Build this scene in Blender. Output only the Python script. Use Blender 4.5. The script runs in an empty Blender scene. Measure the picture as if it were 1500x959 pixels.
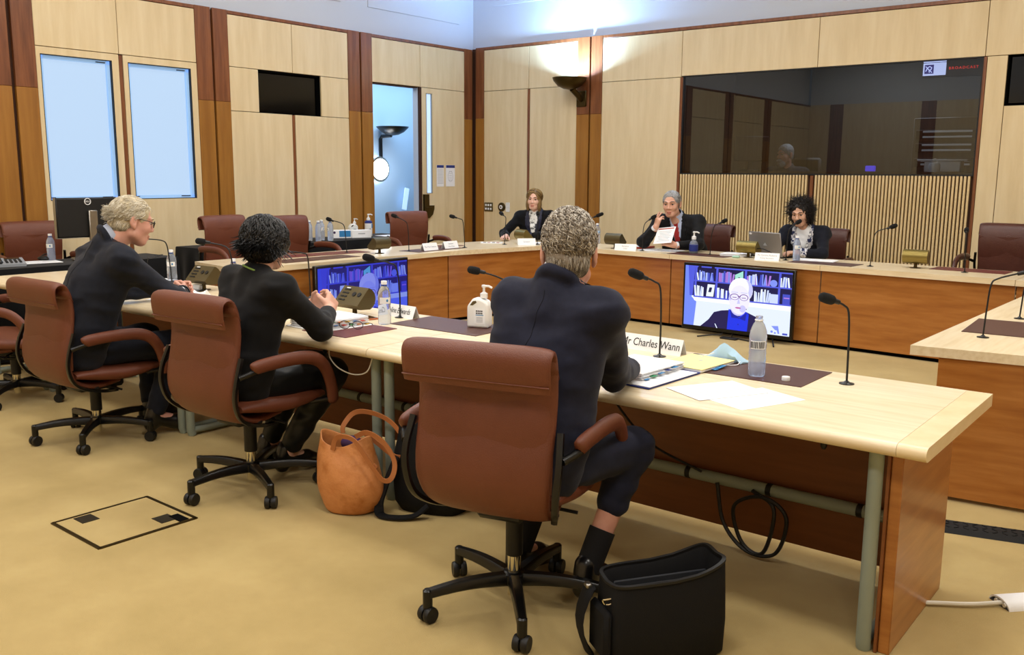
import bpy, bmesh, math, random
import numpy as np
from mathutils import Matrix, Vector, Euler
PI = math.pi
S = bpy.context.scene
COL = S.collection

# ---------------------------------------------------------------- camera
cam_d = bpy.data.cameras.new('camera'); cam = bpy.data.objects.new('camera', cam_d); COL.objects.link(cam)
cam_d.sensor_fit = 'HORIZONTAL'; cam_d.sensor_width = 36.0; cam_d.lens = 1343.04*36/1500; cam_d.clip_start = 0.05
_y, _p, _r = math.radians(-38.372), math.radians(9.612), math.radians(0.3856)
_f = Vector((math.sin(_y)*math.cos(_p), math.cos(_y)*math.cos(_p), -math.sin(_p)))
_ri = Vector((math.cos(_y), -math.sin(_y), 0)); _u = _ri.cross(_f)
_r2 = _ri*math.cos(_r) + _u*math.sin(_r); _u2 = _u*math.cos(_r) - _ri*math.sin(_r)
cam.matrix_world = Matrix(((_r2.x, _u2.x, -_f.x, 0), (_r2.y, _u2.y, -_f.y, 0), (_r2.z, _u2.z, -_f.z, 1.5), (0, 0, 0, 1)))
S.camera = cam

# ---------------------------------------------------------------- world, lamps, exposure
wd = bpy.data.worlds.new('World'); S.world = wd; wd.use_nodes = True
wd.node_tree.nodes['Background'].inputs[0].default_value = (0.80, 0.88, 1.0, 1)
wd.node_tree.nodes['Background'].inputs[1].default_value = 0.25
S.view_settings.view_transform = 'Standard'; S.view_settings.look = 'None'
S.view_settings.gamma = 1.0; S.view_settings.exposure = 0.0; S.view_settings.use_curve_mapping = False
CEIL = 4.55
LAMPS = [(x, y) for x in (-6.4, -4.1, -1.8, 0.5) for y in (-0.8, 1.8, 4.4, 7.0)]
def area(name, loc, rot, sx, sy, watt, col, spread=PI):
    d = bpy.data.lights.new(name, 'AREA'); d.shape = 'RECTANGLE'; d.size = sx; d.size_y = sy
    d.energy = watt; d.color = col; d.spread = spread
    o = bpy.data.objects.new(name, d); COL.objects.link(o); o.location = loc; o.rotation_euler = rot
    return o
for x, y in LAMPS:
    area('ceiling_lamp', (x, y, CEIL-.07), (0, 0, 0), 1.15, 0.55, 34, (1.0, 0.98, 0.965))
# cool wash of the wall uplight (it sits in the bowl of the sconce on the back wall)
# unseen area light brightening the corridor behind the open door
area('corridor_lamp', (-9.5, 9.6, 3.0), (0, 0, 0), 1.2, 2.6, 62, (0.55, 0.77, 1.0))
# unseen area light so the man shows in the control room behind the glass
area('control_room_lamp', (-3.6, 11.4, 3.0), (0, 0, 0), 1.6, 0.6, 34, (0.85, 0.92, 1.0))

# ---------------------------------------------------------------- mesh helpers
def lin(h):
    h = h.lstrip('#'); v = [int(h[i:i+2], 16)/255 for i in (0, 2, 4)]
    return tuple(c/12.92 if c <= .04045 else ((c+.055)/1.055)**2.4 for c in v)+(1.0,)

class MB:
    def __init__(s): s.v = []; s.f = []; s.m = []
    def add(s, V, F, mi=0):
        b = len(s.v); s.v += [tuple(map(float, p)) for p in V]
        s.f += [tuple(i+b for i in q) for q in F]; s.m += [mi]*len(F); return s
    def box(s, c, d, b=0.0, R=None, mi=0):
        h = [x/2 for x in d]; b = min(b, min(h)*.98); V = []
        cs = [(sx, sy, sz) for sx in (-1, 1) for sy in (-1, 1) for sz in (-1, 1)]
        if b <= 0:
            V = [tuple(q[k]*h[k] for k in range(3)) for q in cs]
            F = [(0, 1, 3, 2), (4, 6, 7, 5), (0, 4, 5, 1), (2, 3, 7, 6), (0, 2, 6, 4), (1, 5, 7, 3)]
        else:
            for q in cs:
                for a in range(3):
                    V.append(tuple(q[k]*(h[k] if k == a else h[k]-b) for k in range(3)))
            ix = {q: i*3 for i, q in enumerate(cs)}; F = []
            for a in range(3):
                o = [k for k in range(3) if k != a]
                for sg in (-1, 1):
                    L = []
                    for u, w in ((-1, -1), (1, -1), (1, 1), (-1, 1)):
                        q = [0]*3; q[a] = sg; q[o[0]] = u; q[o[1]] = w; L.append(ix[tuple(q)]+a)
                    F.append(tuple(L))
                for u in (-1, 1):
                    for w in (-1, 1):
                        q1 = [0]*3; q1[a] = -1; q1[o[0]] = u; q1[o[1]] = w; q2 = list(q1); q2[a] = 1
                        i, j = ix[tuple(q1)], ix[tuple(q2)]
                        F.append((i+o[0], j+o[0], j+o[1], i+o[1]))
            for q in cs: i = ix[q]; F.append((i, i+1, i+2))
        if R is not None: V = [R @ Vector(p) for p in V]
        return s.add([(p[0]+c[0], p[1]+c[1], p[2]+c[2]) for p in V], F, mi)
    def loft(s, rings, closed=True, caps=True, loop=False, mi=0):
        n = len(rings[0]); V = [p for r in rings for p in r]; F = []; k = len(rings)
        for i in range(k if loop else k-1):
            j = (i+1) % k
            for a in range(n if closed else n-1):
                c = (a+1) % n; F.append((i*n+a, i*n+c, j*n+c, j*n+a))
        if caps and closed and not loop: F += [tuple(range(n))[::-1], tuple((k-1)*n+a for a in range(n))]
        return s.add(V, F, mi)
    def sweep(s, path, sec, up=None, loop=False, mi=0, scale=None):
        P = [Vector(p) for p in path]; k = len(P); rings = []; pn = None
        for i in range(k):
            if loop: t = P[(i+1) % k]-P[i-1]
            else: t = (P[min(i+1, k-1)]-P[max(i-1, 0)])
            t = t.normalized()
            if up is not None: nn = Vector(up)
            elif pn is None: nn = Vector((0, 0, 1)) if abs(t.z) < .9 else Vector((1, 0, 0))
            else: nn = pn
            nn = (nn - t*nn.dot(t)).normalized(); b = t.cross(nn); pn = nn
            q = 1 if scale is None else scale[i]
            rings.append([P[i]+b*(x*q)+nn*(z*q) for x, z in sec])
        return s.loft(rings, True, True, loop, mi)
    def tube(s, path, r, n=8, loop=False, mi=0):
        sc = None if not hasattr(r, '__len__') else list(r); r0 = r if sc is None else 1.0
        return s.sweep(path, [(r0*math.cos(2*PI*i/n), r0*math.sin(2*PI*i/n)) for i in range(n)], None, loop, mi, sc)
    def lathe(s, prof, n=16, c=(0, 0, 0), R=None, mi=0, sx=1, sy=1):
        rings = []
        for r, z in prof:
            q = [Vector((r*sx*math.cos(2*PI*i/n), r*sy*math.sin(2*PI*i/n), z)) for i in range(n)]
            if R is not None: q = [R @ p for p in q]
            rings.append([p+Vector(c) for p in q])
        return s.loft(rings, True, True, False, mi)
    def prism(s, poly, z0, z1, mi=0, ax=2):
        n = len(poly)
        def P(p, z): return (p[0], p[1], z) if ax == 2 else ((z, p[0], p[1]) if ax == 0 else (p[0], z, p[1]))
        return s.add([P(p, z0) for p in poly]+[P(p, z1) for p in poly],
                     [tuple(range(n))[::-1], tuple(range(n, 2*n))]+[(i, (i+1) % n, n+(i+1) % n, n+i) for i in range(n)], mi)
    def ball(s, c, r, n=10, m=7, mi=0, R=None):
        r = (r, r, r) if not hasattr(r, '__len__') else r
        V = [(0, 0, -r[2])]; F = []
        for j in range(1, m):
            a = -PI/2+PI*j/m
            V += [(r[0]*math.cos(a)*math.cos(2*PI*i/n), r[1]*math.cos(a)*math.sin(2*PI*i/n), r[2]*math.sin(a)) for i in range(n)]
        V.append((0, 0, r[2])); t = len(V)-1
        F += [(0, 1+(i+1) % n, 1+i) for i in range(n)]
        for j in range(m-2):
            F += [(1+j*n+i, 1+j*n+(i+1) % n, 1+(j+1)*n+(i+1) % n, 1+(j+1)*n+i) for i in range(n)]
        F += [(t, 1+(m-2)*n+i, 1+(m-2)*n+(i+1) % n) for i in range(n)]
        if R is not None: V = [R @ Vector(p) for p in V]
        return s.add([(p[0]+c[0], p[1]+c[1], p[2]+c[2]) for p in V], F, mi)
    def mesh(s, name, mats, smooth=40):
        me = bpy.data.meshes.new(name); me.from_pydata(s.v, [], s.f)
        for m in (mats if isinstance(mats, (list, tuple)) else [mats]): me.materials.append(m)
        if any(s.m): me.polygons.foreach_set('material_index', s.m)
        b = bmesh.new(); b.from_mesh(me); bmesh.ops.recalc_face_normals(b, faces=b.faces); b.to_mesh(me); b.free()
        if smooth: me.shade_smooth(); me.set_sharp_from_angle(angle=math.radians(smooth))
        return me
    def build(s, name, mats, parent=None, loc=None, rot=None, smooth=40):
        return put(name, s.mesh(name, mats, smooth), parent, loc, rot)

def put(name, me, parent=None, loc=None, rot=None):
    o = bpy.data.objects.new(name, me); COL.objects.link(o)
    if parent is not None: o.parent = parent
    if loc is not None: o.location = loc
    if rot is not None: o.rotation_euler = rot
    return o
def tag(o, label=None, cat=None, group=None, kind=None):
    if label: o['label'] = label
    if cat: o['category'] = cat
    if group: o['group'] = group
    if kind: o['kind'] = kind
    return o
def thing(name, label, cat, loc=(0, 0, 0), rz=0.0, group=None):
    o = put(name, None, None, loc, (0, 0, rz)); o.empty_display_size = .1
    return tag(o, label, cat, group)
def dup(root, loc, rz, label, group=None):
    r = root.copy(); COL.objects.link(r); r.location = loc; r.rotation_euler = (0, 0, rz); r['label'] = label
    if group: r['group'] = group
    for ch in list(root.children):
        c = ch.copy(); COL.objects.link(c); c.parent = r
        for g in list(ch.children):
            d = g.copy(); COL.objects.link(d); d.parent = c
    return r
def RX(a): return Matrix.Rotation(a, 3, 'X')
def RY(a): return Matrix.Rotation(a, 3, 'Y')
def RZ(a): return Matrix.Rotation(a, 3, 'Z')
def arc(c, r, a0, a1, n, f):  # f maps (u, v) to a 3d point
    return [f(c[0]+r*math.cos(a0+(a1-a0)*i/n), c[1]+r*math.sin(a0+(a1-a0)*i/n)) for i in range(n+1)]
def spline(pts, n=6):  # Catmull-Rom
    P = [np.array(p, float) for p in pts]; P = [2*P[0]-P[1]]+P+[2*P[-1]-P[-2]]; out = []
    for i in range(1, len(P)-2):
        for k in range(n):
            t = k/n; a, b, c, d = P[i-1:i+3]
            out.append(.5*((2*b)+(c-a)*t+(2*a-5*b+4*c-d)*t*t+(3*b-a-3*c+d)*t**3))
    out.append(P[-2]); return [tuple(p) for p in out]
def text_mesh(body, size, mat, ext=0.0004, align='CENTER', sx=1.0, sp=1.0):
    cu = bpy.data.curves.new('lettering', 'FONT'); cu.body = body; cu.size = size; cu.extrude = ext; cu.align_x = align; cu.align_y = 'CENTER'; cu.resolution_u = 3; cu.space_character = sp
    o = bpy.data.objects.new('lettering', cu); COL.objects.link(o)
    me = bpy.data.meshes.new_from_object(o.evaluated_get(bpy.context.evaluated_depsgraph_get()))
    bpy.data.objects.remove(o); me.materials.clear(); me.materials.append(mat)
    if sx != 1.0:
        for v in me.vertices: v.co.x *= sx
    return me

# ---------------------------------------------------------------- materials
def mat(name, col, rough=.5, metal=0.0, spec=.5, emit=None, es=0.0, trans=0.0, ior=1.45, alpha=1.0, sss=0.0, sheen=0.0, coat=0.0,
        var=None, vscale=8.0, vmap=(1, 1, 1), vdetail=4, bump=0.0, bscale=60.0, bmap=(1, 1, 1), rough2=None):
    m = bpy.data.materials.new(name); m.use_nodes = True; nt = m.node_tree; N = nt.nodes; P = N['Principled BSDF']
    P.inputs['Base Color'].default_value = lin(col); P.inputs['Roughness'].default_value = rough; P.inputs['Metallic'].default_value = metal
    P.inputs['Specular IOR Level'].default_value = spec; P.inputs['IOR'].default_value = ior
    P.inputs['Transmission Weight'].default_value = trans; P.inputs['Alpha'].default_value = alpha
    P.inputs['Subsurface Weight'].default_value = sss; P.inputs['Subsurface Radius'].default_value = (.012, .005, .003); P.inputs['Subsurface Scale'].default_value = .6
    P.inputs['Sheen Weight'].default_value = sheen; P.inputs['Coat Weight'].default_value = coat; P.inputs['Coat Roughness'].default_value = .12
    if emit: P.inputs['Emission Color'].default_value = lin(emit); P.inputs['Emission Strength'].default_value = es
    tc = None
    def tex(scale, mp, det):
        nonlocal tc
        if tc is None: tc = N.new('ShaderNodeTexCoord')
        mg = N.new('ShaderNodeMapping'); mg.inputs['Scale'].default_value = mp; nt.links.new(tc.outputs['Object'], mg.inputs[0])
        t = N.new('ShaderNodeTexNoise'); t.inputs['Scale'].default_value = scale; t.inputs['Detail'].default_value = det; t.inputs['Roughness'].default_value = .6
        nt.links.new(mg.outputs[0], t.inputs['Vector']); return t
    if var:
        t = tex(vscale, vmap, vdetail); r = N.new('ShaderNodeValToRGB'); el = r.color_ramp.elements
        cols = [col]+(list(var) if isinstance(var, (list, tuple)) else [var])
        el[0].position = .32; el[0].color = lin(cols[0]); el[1].position = .68; el[1].color = lin(cols[-1])
        for i, cc in enumerate(cols[1:-1]): e = el.new(.32+.36*(i+1)/(len(cols)-1)); e.color = lin(cc)
        nt.links.new(t.outputs['Fac'], r.inputs['Fac']); nt.links.new(r.outputs['Color'], P.inputs['Base Color'])
        if rough2 is not None:
            q = N.new('ShaderNodeMapRange'); q.inputs['To Min'].default_value = rough; q.inputs['To Max'].default_value = rough2
            nt.links.new(t.outputs['Fac'], q.inputs['Value']); nt.links.new(q.outputs[0], P.inputs['Roughness'])
    if bump:
        t = tex(bscale, bmap, 3); b = N.new('ShaderNodeBump'); b.inputs['Strength'].default_value = bump; b.inputs['Distance'].default_value = .01
        nt.links.new(t.outputs['Fac'], b.inputs['Height']); nt.links.new(b.outputs[0], P.inputs['Normal'])
    return m
K = {}
K['carpet'] = mat('gold carpet', 'a8915a', .95, var=['b19962', 'baa36b'], vscale=2.2, vdetail=8, bump=.35, bscale=420, spec=.1, sheen=.2)
K['white'] = mat('white paint', 'c3c9d3', .85, spec=.2)
K['ceiling'] = mat('ceiling paint', 'e6e8ec', .9, spec=.2)
K['maple_v'] = mat('maple veneer upright grain', 'd5bf94', .42, var=['dcc79d', 'e2cfa8'], vscale=3.2, vmap=(3.0, 3.0, .35), vdetail=6, bump=.02, bscale=60, bmap=(4, 4, .3))
K['maple_x'] = mat('maple veneer desk top', 'd9c49c', .33, var=['e2d0ad', 'e8d8b8'], vscale=5, vmap=(.5, 7, 7), vdetail=6, coat=.25)
K['maple_y'] = mat('maple veneer desk top cross grain', 'd9c49c', .33, var=['e2d0ad', 'e8d8b8'], vscale=5, vmap=(7, .5, 7), vdetail=6, coat=.25)
K['maple_edge'] = mat('solid maple edging', 'dcc496', .35, var=['e6d2aa'], vscale=4, vmap=(2, 2, 8), coat=.2)
K['jarrah'] = mat('dark red timber', '63361a', .38, var=['7a4726', '8a5530'], vscale=4, vmap=(5, 5, .4), vdetail=6, coat=.2)
K['golden'] = mat('golden timber', '8a5a1e', .4, var=['986626', 'a4712e'], vscale=3, vmap=(4, 4, .3), vdetail=6, coat=.15)
K['cherry_x'] = mat('cherry veneer long grain', '935823', .32, var=['a3672d', 'b0753a'], vscale=3.5, vmap=(.6, .6, 6), vdetail=7, coat=.25)
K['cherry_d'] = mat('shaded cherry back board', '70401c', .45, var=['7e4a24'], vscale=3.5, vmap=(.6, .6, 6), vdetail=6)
K['slat'] = mat('pale maple slat', 'd9bf8c', .4, var=['e2c999'], vscale=4, vmap=(2, 2, .3))
K['brown'] = mat('dark brown backing', '3d2110', .8)
K['black'] = mat('matt black', '070708', .6, spec=.3)
K['void'] = mat('dark recess lining', '050505', .9, spec=.1)
K['screen_off'] = mat('switched off screen', '020203', .12, spec=.5)
K['leather'] = mat('brown leather', '63331f', .40, var=['6c3a26'], vscale=6, vdetail=5, bump=.22, bscale=260, rough2=.5)
K['leather_d'] = mat('dark brown leather', '4a271e', .34, var=['532e24'], vscale=5, bump=.2, bscale=220)
K['gloss_black'] = mat('gloss black metal', '070707', .32, spec=.45, coat=.1)
K['plastic'] = mat('black plastic', '0d0d0e', .5)
K['foam'] = mat('black foam', '0b0b0c', .95, bump=.5, bscale=900)
K['chrome'] = mat('chrome', 'd8d2c0', .12, metal=1)
K['steel'] = mat('brushed steel', '9a958c', .35, metal=1)
K['tube_grey'] = mat('grey green powder coat', '8b958a', .45)
K['bronze'] = mat('bronze metal', '63583d', .40, metal=.7, bump=.05, bscale=500)
K['brass'] = mat('brass metal', '8a7a44', .34, metal=.8, bump=.05, bscale=500)
K['dark_bronze'] = mat('dark bronze', '4a3c1e', .35, metal=.8)
K['mat_brown'] = mat('brown desk mat leather', '4b2a24', .42, bump=.1, bscale=400)
K['mat_red'] = mat('burgundy desk mat leather', '64201f', .42, bump=.1, bscale=400)
K['paper'] = mat('white paper', 'f0f1f3', .8, spec=.2)
K['card'] = mat('white card', 'f4f5f6', .7, spec=.2)
K['ink'] = mat('black ink', '202024', .7)
K['ink_grey'] = mat('grey ink', 'a5a8ae', .8)
K['ink_red'] = mat('red ink', 'a8463c', .8)
K['blue_print'] = mat('blue print', '2f7fb8', .6)
K['navy_print'] = mat('navy print', '20307c', .6)
K['yellow_paper'] = mat('yellow paper', 'ecdf9c', .8)
K['white_plastic'] = mat('white plastic', 'e8e9ea', .4)
K['milk_plastic'] = mat('milky plastic', 'f0f1f0', .38, sss=.1, trans=.08)
K['blue_cap'] = mat('blue bottle cap ring', '2b4a9a', .4)
K['water'] = mat('clear water bottle plastic', 'e6eefb', .12, trans=.82, ior=1.12, spec=.5)
K['water_blue'] = mat('bluish water bottle plastic', 'd6e3fb', .14, trans=.72, ior=1.12)
K['tan'] = mat('tan leather', 'b97440', .45, var=['c4824c', 'a9652f'], vscale=9, vdetail=6, bump=.4, bscale=26)
K['strap'] = mat('tan strap leather', 'a8683c', .45)
K['cloth_black'] = mat('black table cloth', '09090b', .9, spec=.2, sheen=.1)
K['nylon'] = mat('black ballistic nylon', '0c0c0e', .75, bump=.4, bscale=700, spec=.3)
K['nylon_in'] = mat('grey bag lining', '25272c', .8)
K['purple'] = mat('purple fabric', '3a2150', .7)
K['mask_blue'] = mat('pale blue mask fabric', 'a9c9de', .85)
K['rubber'] = mat('black rubber', '101010', .85)
K['white_cord'] = mat('white cord', 'd9d4c6', .5)
K['phone_grey'] = mat('grey desk phone plastic', '8d9299', .45)
K['orange'] = mat('orange phone case', 'b8622e', .5)
K['red_folder'] = mat('red folder card', 'b5402f', .6)
K['lens'] = None
K['frosted'] = mat('backlit frosted pane', '30404f', .5, emit='c2dcf9', es=.92)
K['sill_blue'] = mat('blue lit window reveal', '88aed8', .5, emit='92b8e4', es=.55)  # window light on the reveal put in as its own glow
K['slit'] = mat('daylit door slit glass', 'bcd6f5', .3, emit='b3d2f8', es=.8)
K['glow'] = mat('lit lamp glass', 'ffffff', .5, emit='fdfbff', es=9.0)
K['diffuser'] = mat('ceiling light diffuser', 'ffffff', .5, emit='fff6e8', es=3.0)
K['sign_lit'] = mat('lit sign face', 'dfe4ff', .5, emit='c9d2ff', es=2.2)
K['sign_icon'] = mat('violet sign icon', '4a3a9a', .5, emit='4a3fae', es=.7)
K['sign_red'] = mat('red lit letters', 'ff3a28', .5, emit='ff3020', es=1.8)
K['blue_led'] = mat('violet display', '5a4adf', .5, emit='5848e0', es=1.5)
K['led'] = mat('small white led', 'b0b4b8', .5, emit='e8eef8', es=.12)  # steel rack strips given a faint glow of their own
K['corridor'] = mat('corridor wall paint', 'b5cfe8', .8)
K['shelf_grey'] = mat('rack steel', '3c3e40', .5)
def glass(name, tint, f=1.0, ior=1.5):
    m = bpy.data.materials.new(name); m.use_nodes = True; nt = m.node_tree; nt.nodes.clear()
    o = nt.nodes.new('ShaderNodeOutputMaterial'); mx = nt.nodes.new('ShaderNodeMixShader'); t = nt.nodes.new('ShaderNodeBsdfTransparent')
    g = nt.nodes.new('ShaderNodeBsdfGlossy'); fr = nt.nodes.new('ShaderNodeFresnel'); fr.inputs['IOR'].default_value = ior
    t.inputs[0].default_value = lin(tint); g.inputs['Roughness'].default_value = 0.0; g.inputs[0].default_value = (f, f, f, 1)
    nt.links.new(fr.outputs[0], mx.inputs[0]); nt.links.new(t.outputs[0], mx.inputs[1]); nt.links.new(g.outputs[0], mx.inputs[2]); nt.links.new(mx.outputs[0], o.inputs[0])
    return m
K['booth_glass'] = glass('tinted booth glass', '9aa0a4', 1.0, 1.75)
K['lens'] = glass('spectacle lens', 'f4f6f8', 1.0, 1.4)

# ================================================================ the room
def struct(name, mb, mats, parent=None, smooth=30):
    o = mb.build(name, mats, parent, smooth=smooth)
    if parent is None: o['kind'] = 'structure'
    return o
def slab(name, x0, x1, y0, y1, z0, z1, m, parent=None, b=0.0):
    return struct(name, MB().box(((x0+x1)/2, (y0+y1)/2, (z0+z1)/2), (x1-x0, y1-y0, z1-z0), b), m, parent)
XL, YB, XR, YF = -8.63, 10.0, 3.0, -2.6
slab('floor', -8.75, XR+.1, YF-.1, YB+.1, -.1, 0, K['carpet'])
slab('ceiling', -8.75, XR+.1, YF-.1, YB+.1, CEIL, CEIL+.1, K['ceiling'])

wl = MB()                                        # left wall: backing with holes for windows, recess and doorway
def bk(y0, y1, z0, z1, m=0): wl.box((XL-.075, (y0+y1)/2, (z0+z1)/2), (.09, y1-y0, z1-z0), mi=m)
bk(YF, 3.95, 0, 3.15); bk(3.95, 5.65, 0, 1.19); bk(3.95, 5.65, 2.545, 3.15); bk(3.95, 4.03, 1.19, 2.545); bk(4.725, 4.865, 1.19, 2.545); bk(5.57, 5.65, 1.19, 2.545)
bk(5.65, 6.39, 0, 3.15); bk(6.39, 7.265, 0, 2.12); bk(6.39, 7.265, 2.59, 3.15); bk(7.265, 8.08, 0, 3.15); bk(8.08, 8.91, 2.59, 3.15); bk(8.91, 9.03, 0, 2.59, 1); bk(8.91, 9.03, 2.59, 3.15); bk(9.155, 10.1, 0, 3.15)
bk(9.03, 9.155, 0, 1.2); bk(9.03, 9.155, 2.53, 3.15)
wl.box((XL-.10, (YF+10.1)/2, (3.15+CEIL)/2), (.10, 10.1-YF, CEIL-3.15), mi=1)
WL = struct('wall_left', wl, [K['brown'], K['white']])
def LP(name, y0, y1, z0, z1, m, proud=0.0, g=.003):
    return slab(name, XL-.03, XL+proud, y0+g, y1-g, z0+g, z1-g, m, WL, .002)
def pil_l(y0, y1):
    LP('pilaster_foot', y0, y1, 0, 2.22, K['golden'], .006, .001); LP('pilaster_head', y0, y1, 2.22, 3.165, K['jarrah'], .006, .001)
for a, b in ((3.55, 3.775), (3.81, 4.0), (5.63, 5.815), (5.84, 6.02), (7.69, 7.875), (7.9, 8.08), (9.8, 9.965)): pil_l(a, b)
for a, b in ((1.72, 1.9), (1.925, 2.1), (-.25, -.07), (-.05, .13)): pil_l(a, b)
for a, b in ((2.1, 3.55), (.13, 1.72), (-2.6, -.25)):
    LP('panel', a, b, 0, 2.59, K['maple_v']); LP('panel', a, b, 2.59, 3.125, K['maple_v'])
for a, b in ((2.1, 3.55), (.13, 1.72), (-2.6, -.25), (4.0, 5.63), (6.02, 7.69), (8.08, 9.8)): LP('trim', a, b, 3.127, 3.163, K['jarrah'], .004, .001)
for a, b in ((4.0, 4.79), (4.79, 5.63), (6.02, 6.86), (6.86, 7.69), (8.08, 8.93), (8.93, 9.8)): LP('panel', a, b, 2.59, 3.125, K['maple_v'])
for a, b in ((6.02, 6.39), (7.265, 7.69)): LP('panel', a, b, 2.13, 2.59, K['maple_v'])
for a, b in ((6.02, 6.835), (6.875, 7.69)): LP('panel', a, b, 0, 2.13, K['maple_v'])
LP('mullion', 6.835, 6.875, 0, 2.125, K['jarrah'], -.004, .001); LP('mullion', 4.785, 4.825, 0, 2.585, K['jarrah'], -.004, .001)
def holed(y0, y1, z0, z1, h0, h1, g0, g1):       # a panel with a window hole
    m = MB(); x = XL-.015
    for a, b, c, d in ((y0+.003, y1-.003, z0, g0), (y0+.003, y1-.003, g1, z1-.003), (y0+.003, h0, g0, g1), (h1, y1-.003, g0, g1)):
        m.box((x, (a+b)/2, (c+d)/2), (.03, b-a, d-c))
    return struct('panel', m, K['maple_v'], WL)
holed(4.0, 4.785, 0, 2.59, 4.04, 4.715, 1.21, 2.525); holed(4.825, 5.63, 0, 2.59, 4.875, 5.56, 1.21, 2.525)
for n, (a, b) in enumerate(((4.04, 4.715), (4.875, 5.56))):
    w = MB()
    for r, d, x, mi in ((0, .007, -.012, 0), (.007, .03, -.05, 1)):
        for y0, y1, z0, z1 in ((a+r, b-r, 1.21+r, 1.21+r+d), (a+r, b-r, 2.525-r-d, 2.525-r), (a+r, a+r+d, 1.21+r, 2.525-r), (b-r-d, b-r, 1.21+r, 2.525-r)):
            w.box((XL-.05+x/2+.018, (y0+y1)/2, (z0+z1)/2), (.075 if mi == 0 else .045, y1-y0, z1-z0), mi=mi)
    for y0, y1 in ((a+.012, a+.06), (b-.16, b-.06)): w.box((XL-.03, (y0+y1)/2, 1.237 if y0 < a+.1 else 1.2365), (.012, y1-y0, .008), mi=0)
    w.box((XL-.03, b-.10, 2.50), (.012, .09, .008), mi=0)
    W = struct('window_%d' % (n+1), w, [K['plastic'], K['sill_blue']])
    slab('pane', XL-.072, XL-.064, a+.03, b-.03, 1.24, 2.495, K['frosted'], W)
# dark display in its recess
t = MB()
for y0, y1, z0, z1 in ((6.39, 7.265, 2.115, 2.13), (6.39, 7.265, 2.575, 2.59), (6.385, 6.395, 2.12, 2.59), (7.26, 7.27, 2.12, 2.59)): t.box((XL-.07, (y0+y1)/2, (z0+z1)/2), (.10, y1-y0, z1-z0))
t.box((XL-.125, 6.83, 2.355), (.01, .9, .49)); R1 = struct('trim_1', t, K['void'])
o = MB().box((XL-.085, 6.828, 2.352), (.04, .84, .43), .006).build('wall_display', K['screen_off']); tag(o, 'black switched-off display sunk in the panelled left wall', 'display')
# doorway and the leaf with the tall glass slit
d = MB(); d.box((XL-.03, 8.931, 1.295), (.06, .038, 2.59)); d.box((XL-.075, 8.088, 1.29), (.10, .012, 2.58)); d.box((XL-.075, 8.49, 2.583), (.10, .82, .012))
struct('trim_2', d, K['brown'])
d = MB()
for y0, y1, z0, z1 in ((8.955, 9.797, 0, 1.21), (8.955, 9.797, 2.52, 2.587), (8.955, 9.035, 1.21, 2.52), (9.15, 9.797, 1.21, 2.52)): d.box((XL-.018, (y0+y1)/2, (z0+z1)/2), (.034, y1-y0, z1-z0))
D1 = struct('door_1', d, K['maple_v'])
f = MB()
for y0, y1, z0, z1 in ((9.035, 9.042, 1.21, 2.52), (9.143, 9.15, 1.21, 2.52), (9.035, 9.15, 1.21, 1.217), (9.035, 9.15, 2.513, 2.52)): f.box((XL-.012, (y0+y1)/2, (z0+z1)/2), (.03, y1-y0, z1-z0))
f.build('slit_frame', K['steel'], D1); slab('pane', XL-.03, XL-.022, 9.042, 9.143, 1.217, 2.513, K['slit'], D1)
h = MB(); h.prism([(8.96, 1.20), (9.05, 1.20), (9.05, 1.05), (9.15, 1.05), (9.147, 1.0), (9.12, .93), (9.06, .885), (8.96, .87)], XL, XL+.035, ax=0)
h.prism([(8.975, 1.03), (9.10, 1.03), (9.09, 1.02), (8.975, 1.018)], XL+.035, XL+.05, ax=0)
h.build('pull_plate', K['dark_bronze'], D1)['label'] = 'stepped bronze pull plate'

wb = MB()                                        # back wall
def bb(x0, x1, z0, z1, m=0): wb.box(((x0+x1)/2, YB+.075, (z0+z1)/2), (x1-x0, .09, z1-z0), mi=m)
bb(-8.7, -5.38, 0, 3.18); bb(-5.38, -2.11, 0, 1.49); bb(-5.38, -2.11, 2.63, 3.18); bb(-2.11, -1.92, 0, 3.18); bb(-1.92, -1.04, 0, 2.16); bb(-1.92, -1.04, 2.64, 3.18); bb(-1.04, XR, 0, 3.18)
wb.box(((XR-8.7)/2, YB+.10, (3.18+CEIL)/2), (XR+8.7, .10, CEIL-3.18), mi=1)
WB = struct('wall_back', wb, [K['brown'], K['white']])
def BP(name, x0, x1, z0, z1, m, proud=0.0, g=.003):
    return slab(name, x0+g, x1-g, YB-proud, YB+.03, z0+g, z1-g, m, WB, .002)
for a, b in ((-8.59, -8.44), (-6.88, -6.69), (-6.667, -6.5)):
    BP('pilaster_foot', a, b, 0, 2.235, K['golden'], .006, .001); BP('pilaster_head', a, b, 2.235, 3.19, K['jarrah'], .006, .001)
for a, b, z in ((-8.44, -7.66, 2.60), (-7.66, -6.88, 2.60), (-6.5, -5.39, 2.62), (-5.39, -3.76, 2.63), (-3.76, -2.12, 2.63), (-2.12, -.5, 2.63), (-.5, 1.2, 2.63), (1.2, 3.0, 2.63)): BP('panel', a, b, z, 3.15, K['maple_v'])
for a, b in ((-8.44, -6.88), (-6.5, -2.12), (-2.12, 3.0)): BP('trim', a, b, 3.152, 3.19, K['jarrah'], .004, .001)
BP('panel', -8.44, -7.68, 0, 2.60, K['maple_v']); BP('panel', -7.64, -6.88, 0, 2.60, K['maple_v']); BP('mullion', -7.68, -7.64, 0, 2.595, K['jarrah'], -.004, .001)
BP('panel', -6.5, -5.40, 0, 2.62, K['maple_v']); BP('panel', -2.10, -1.92, 0, 2.63, K['maple_v']); BP('panel', -1.92, -1.04, 0, 2.16, K['maple_v']); BP('panel', -1.04, 1.0, 0, 2.63, K['maple_v']); BP('panel', 1.0, 3.0, 0, 2.63, K['maple_v'])
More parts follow.
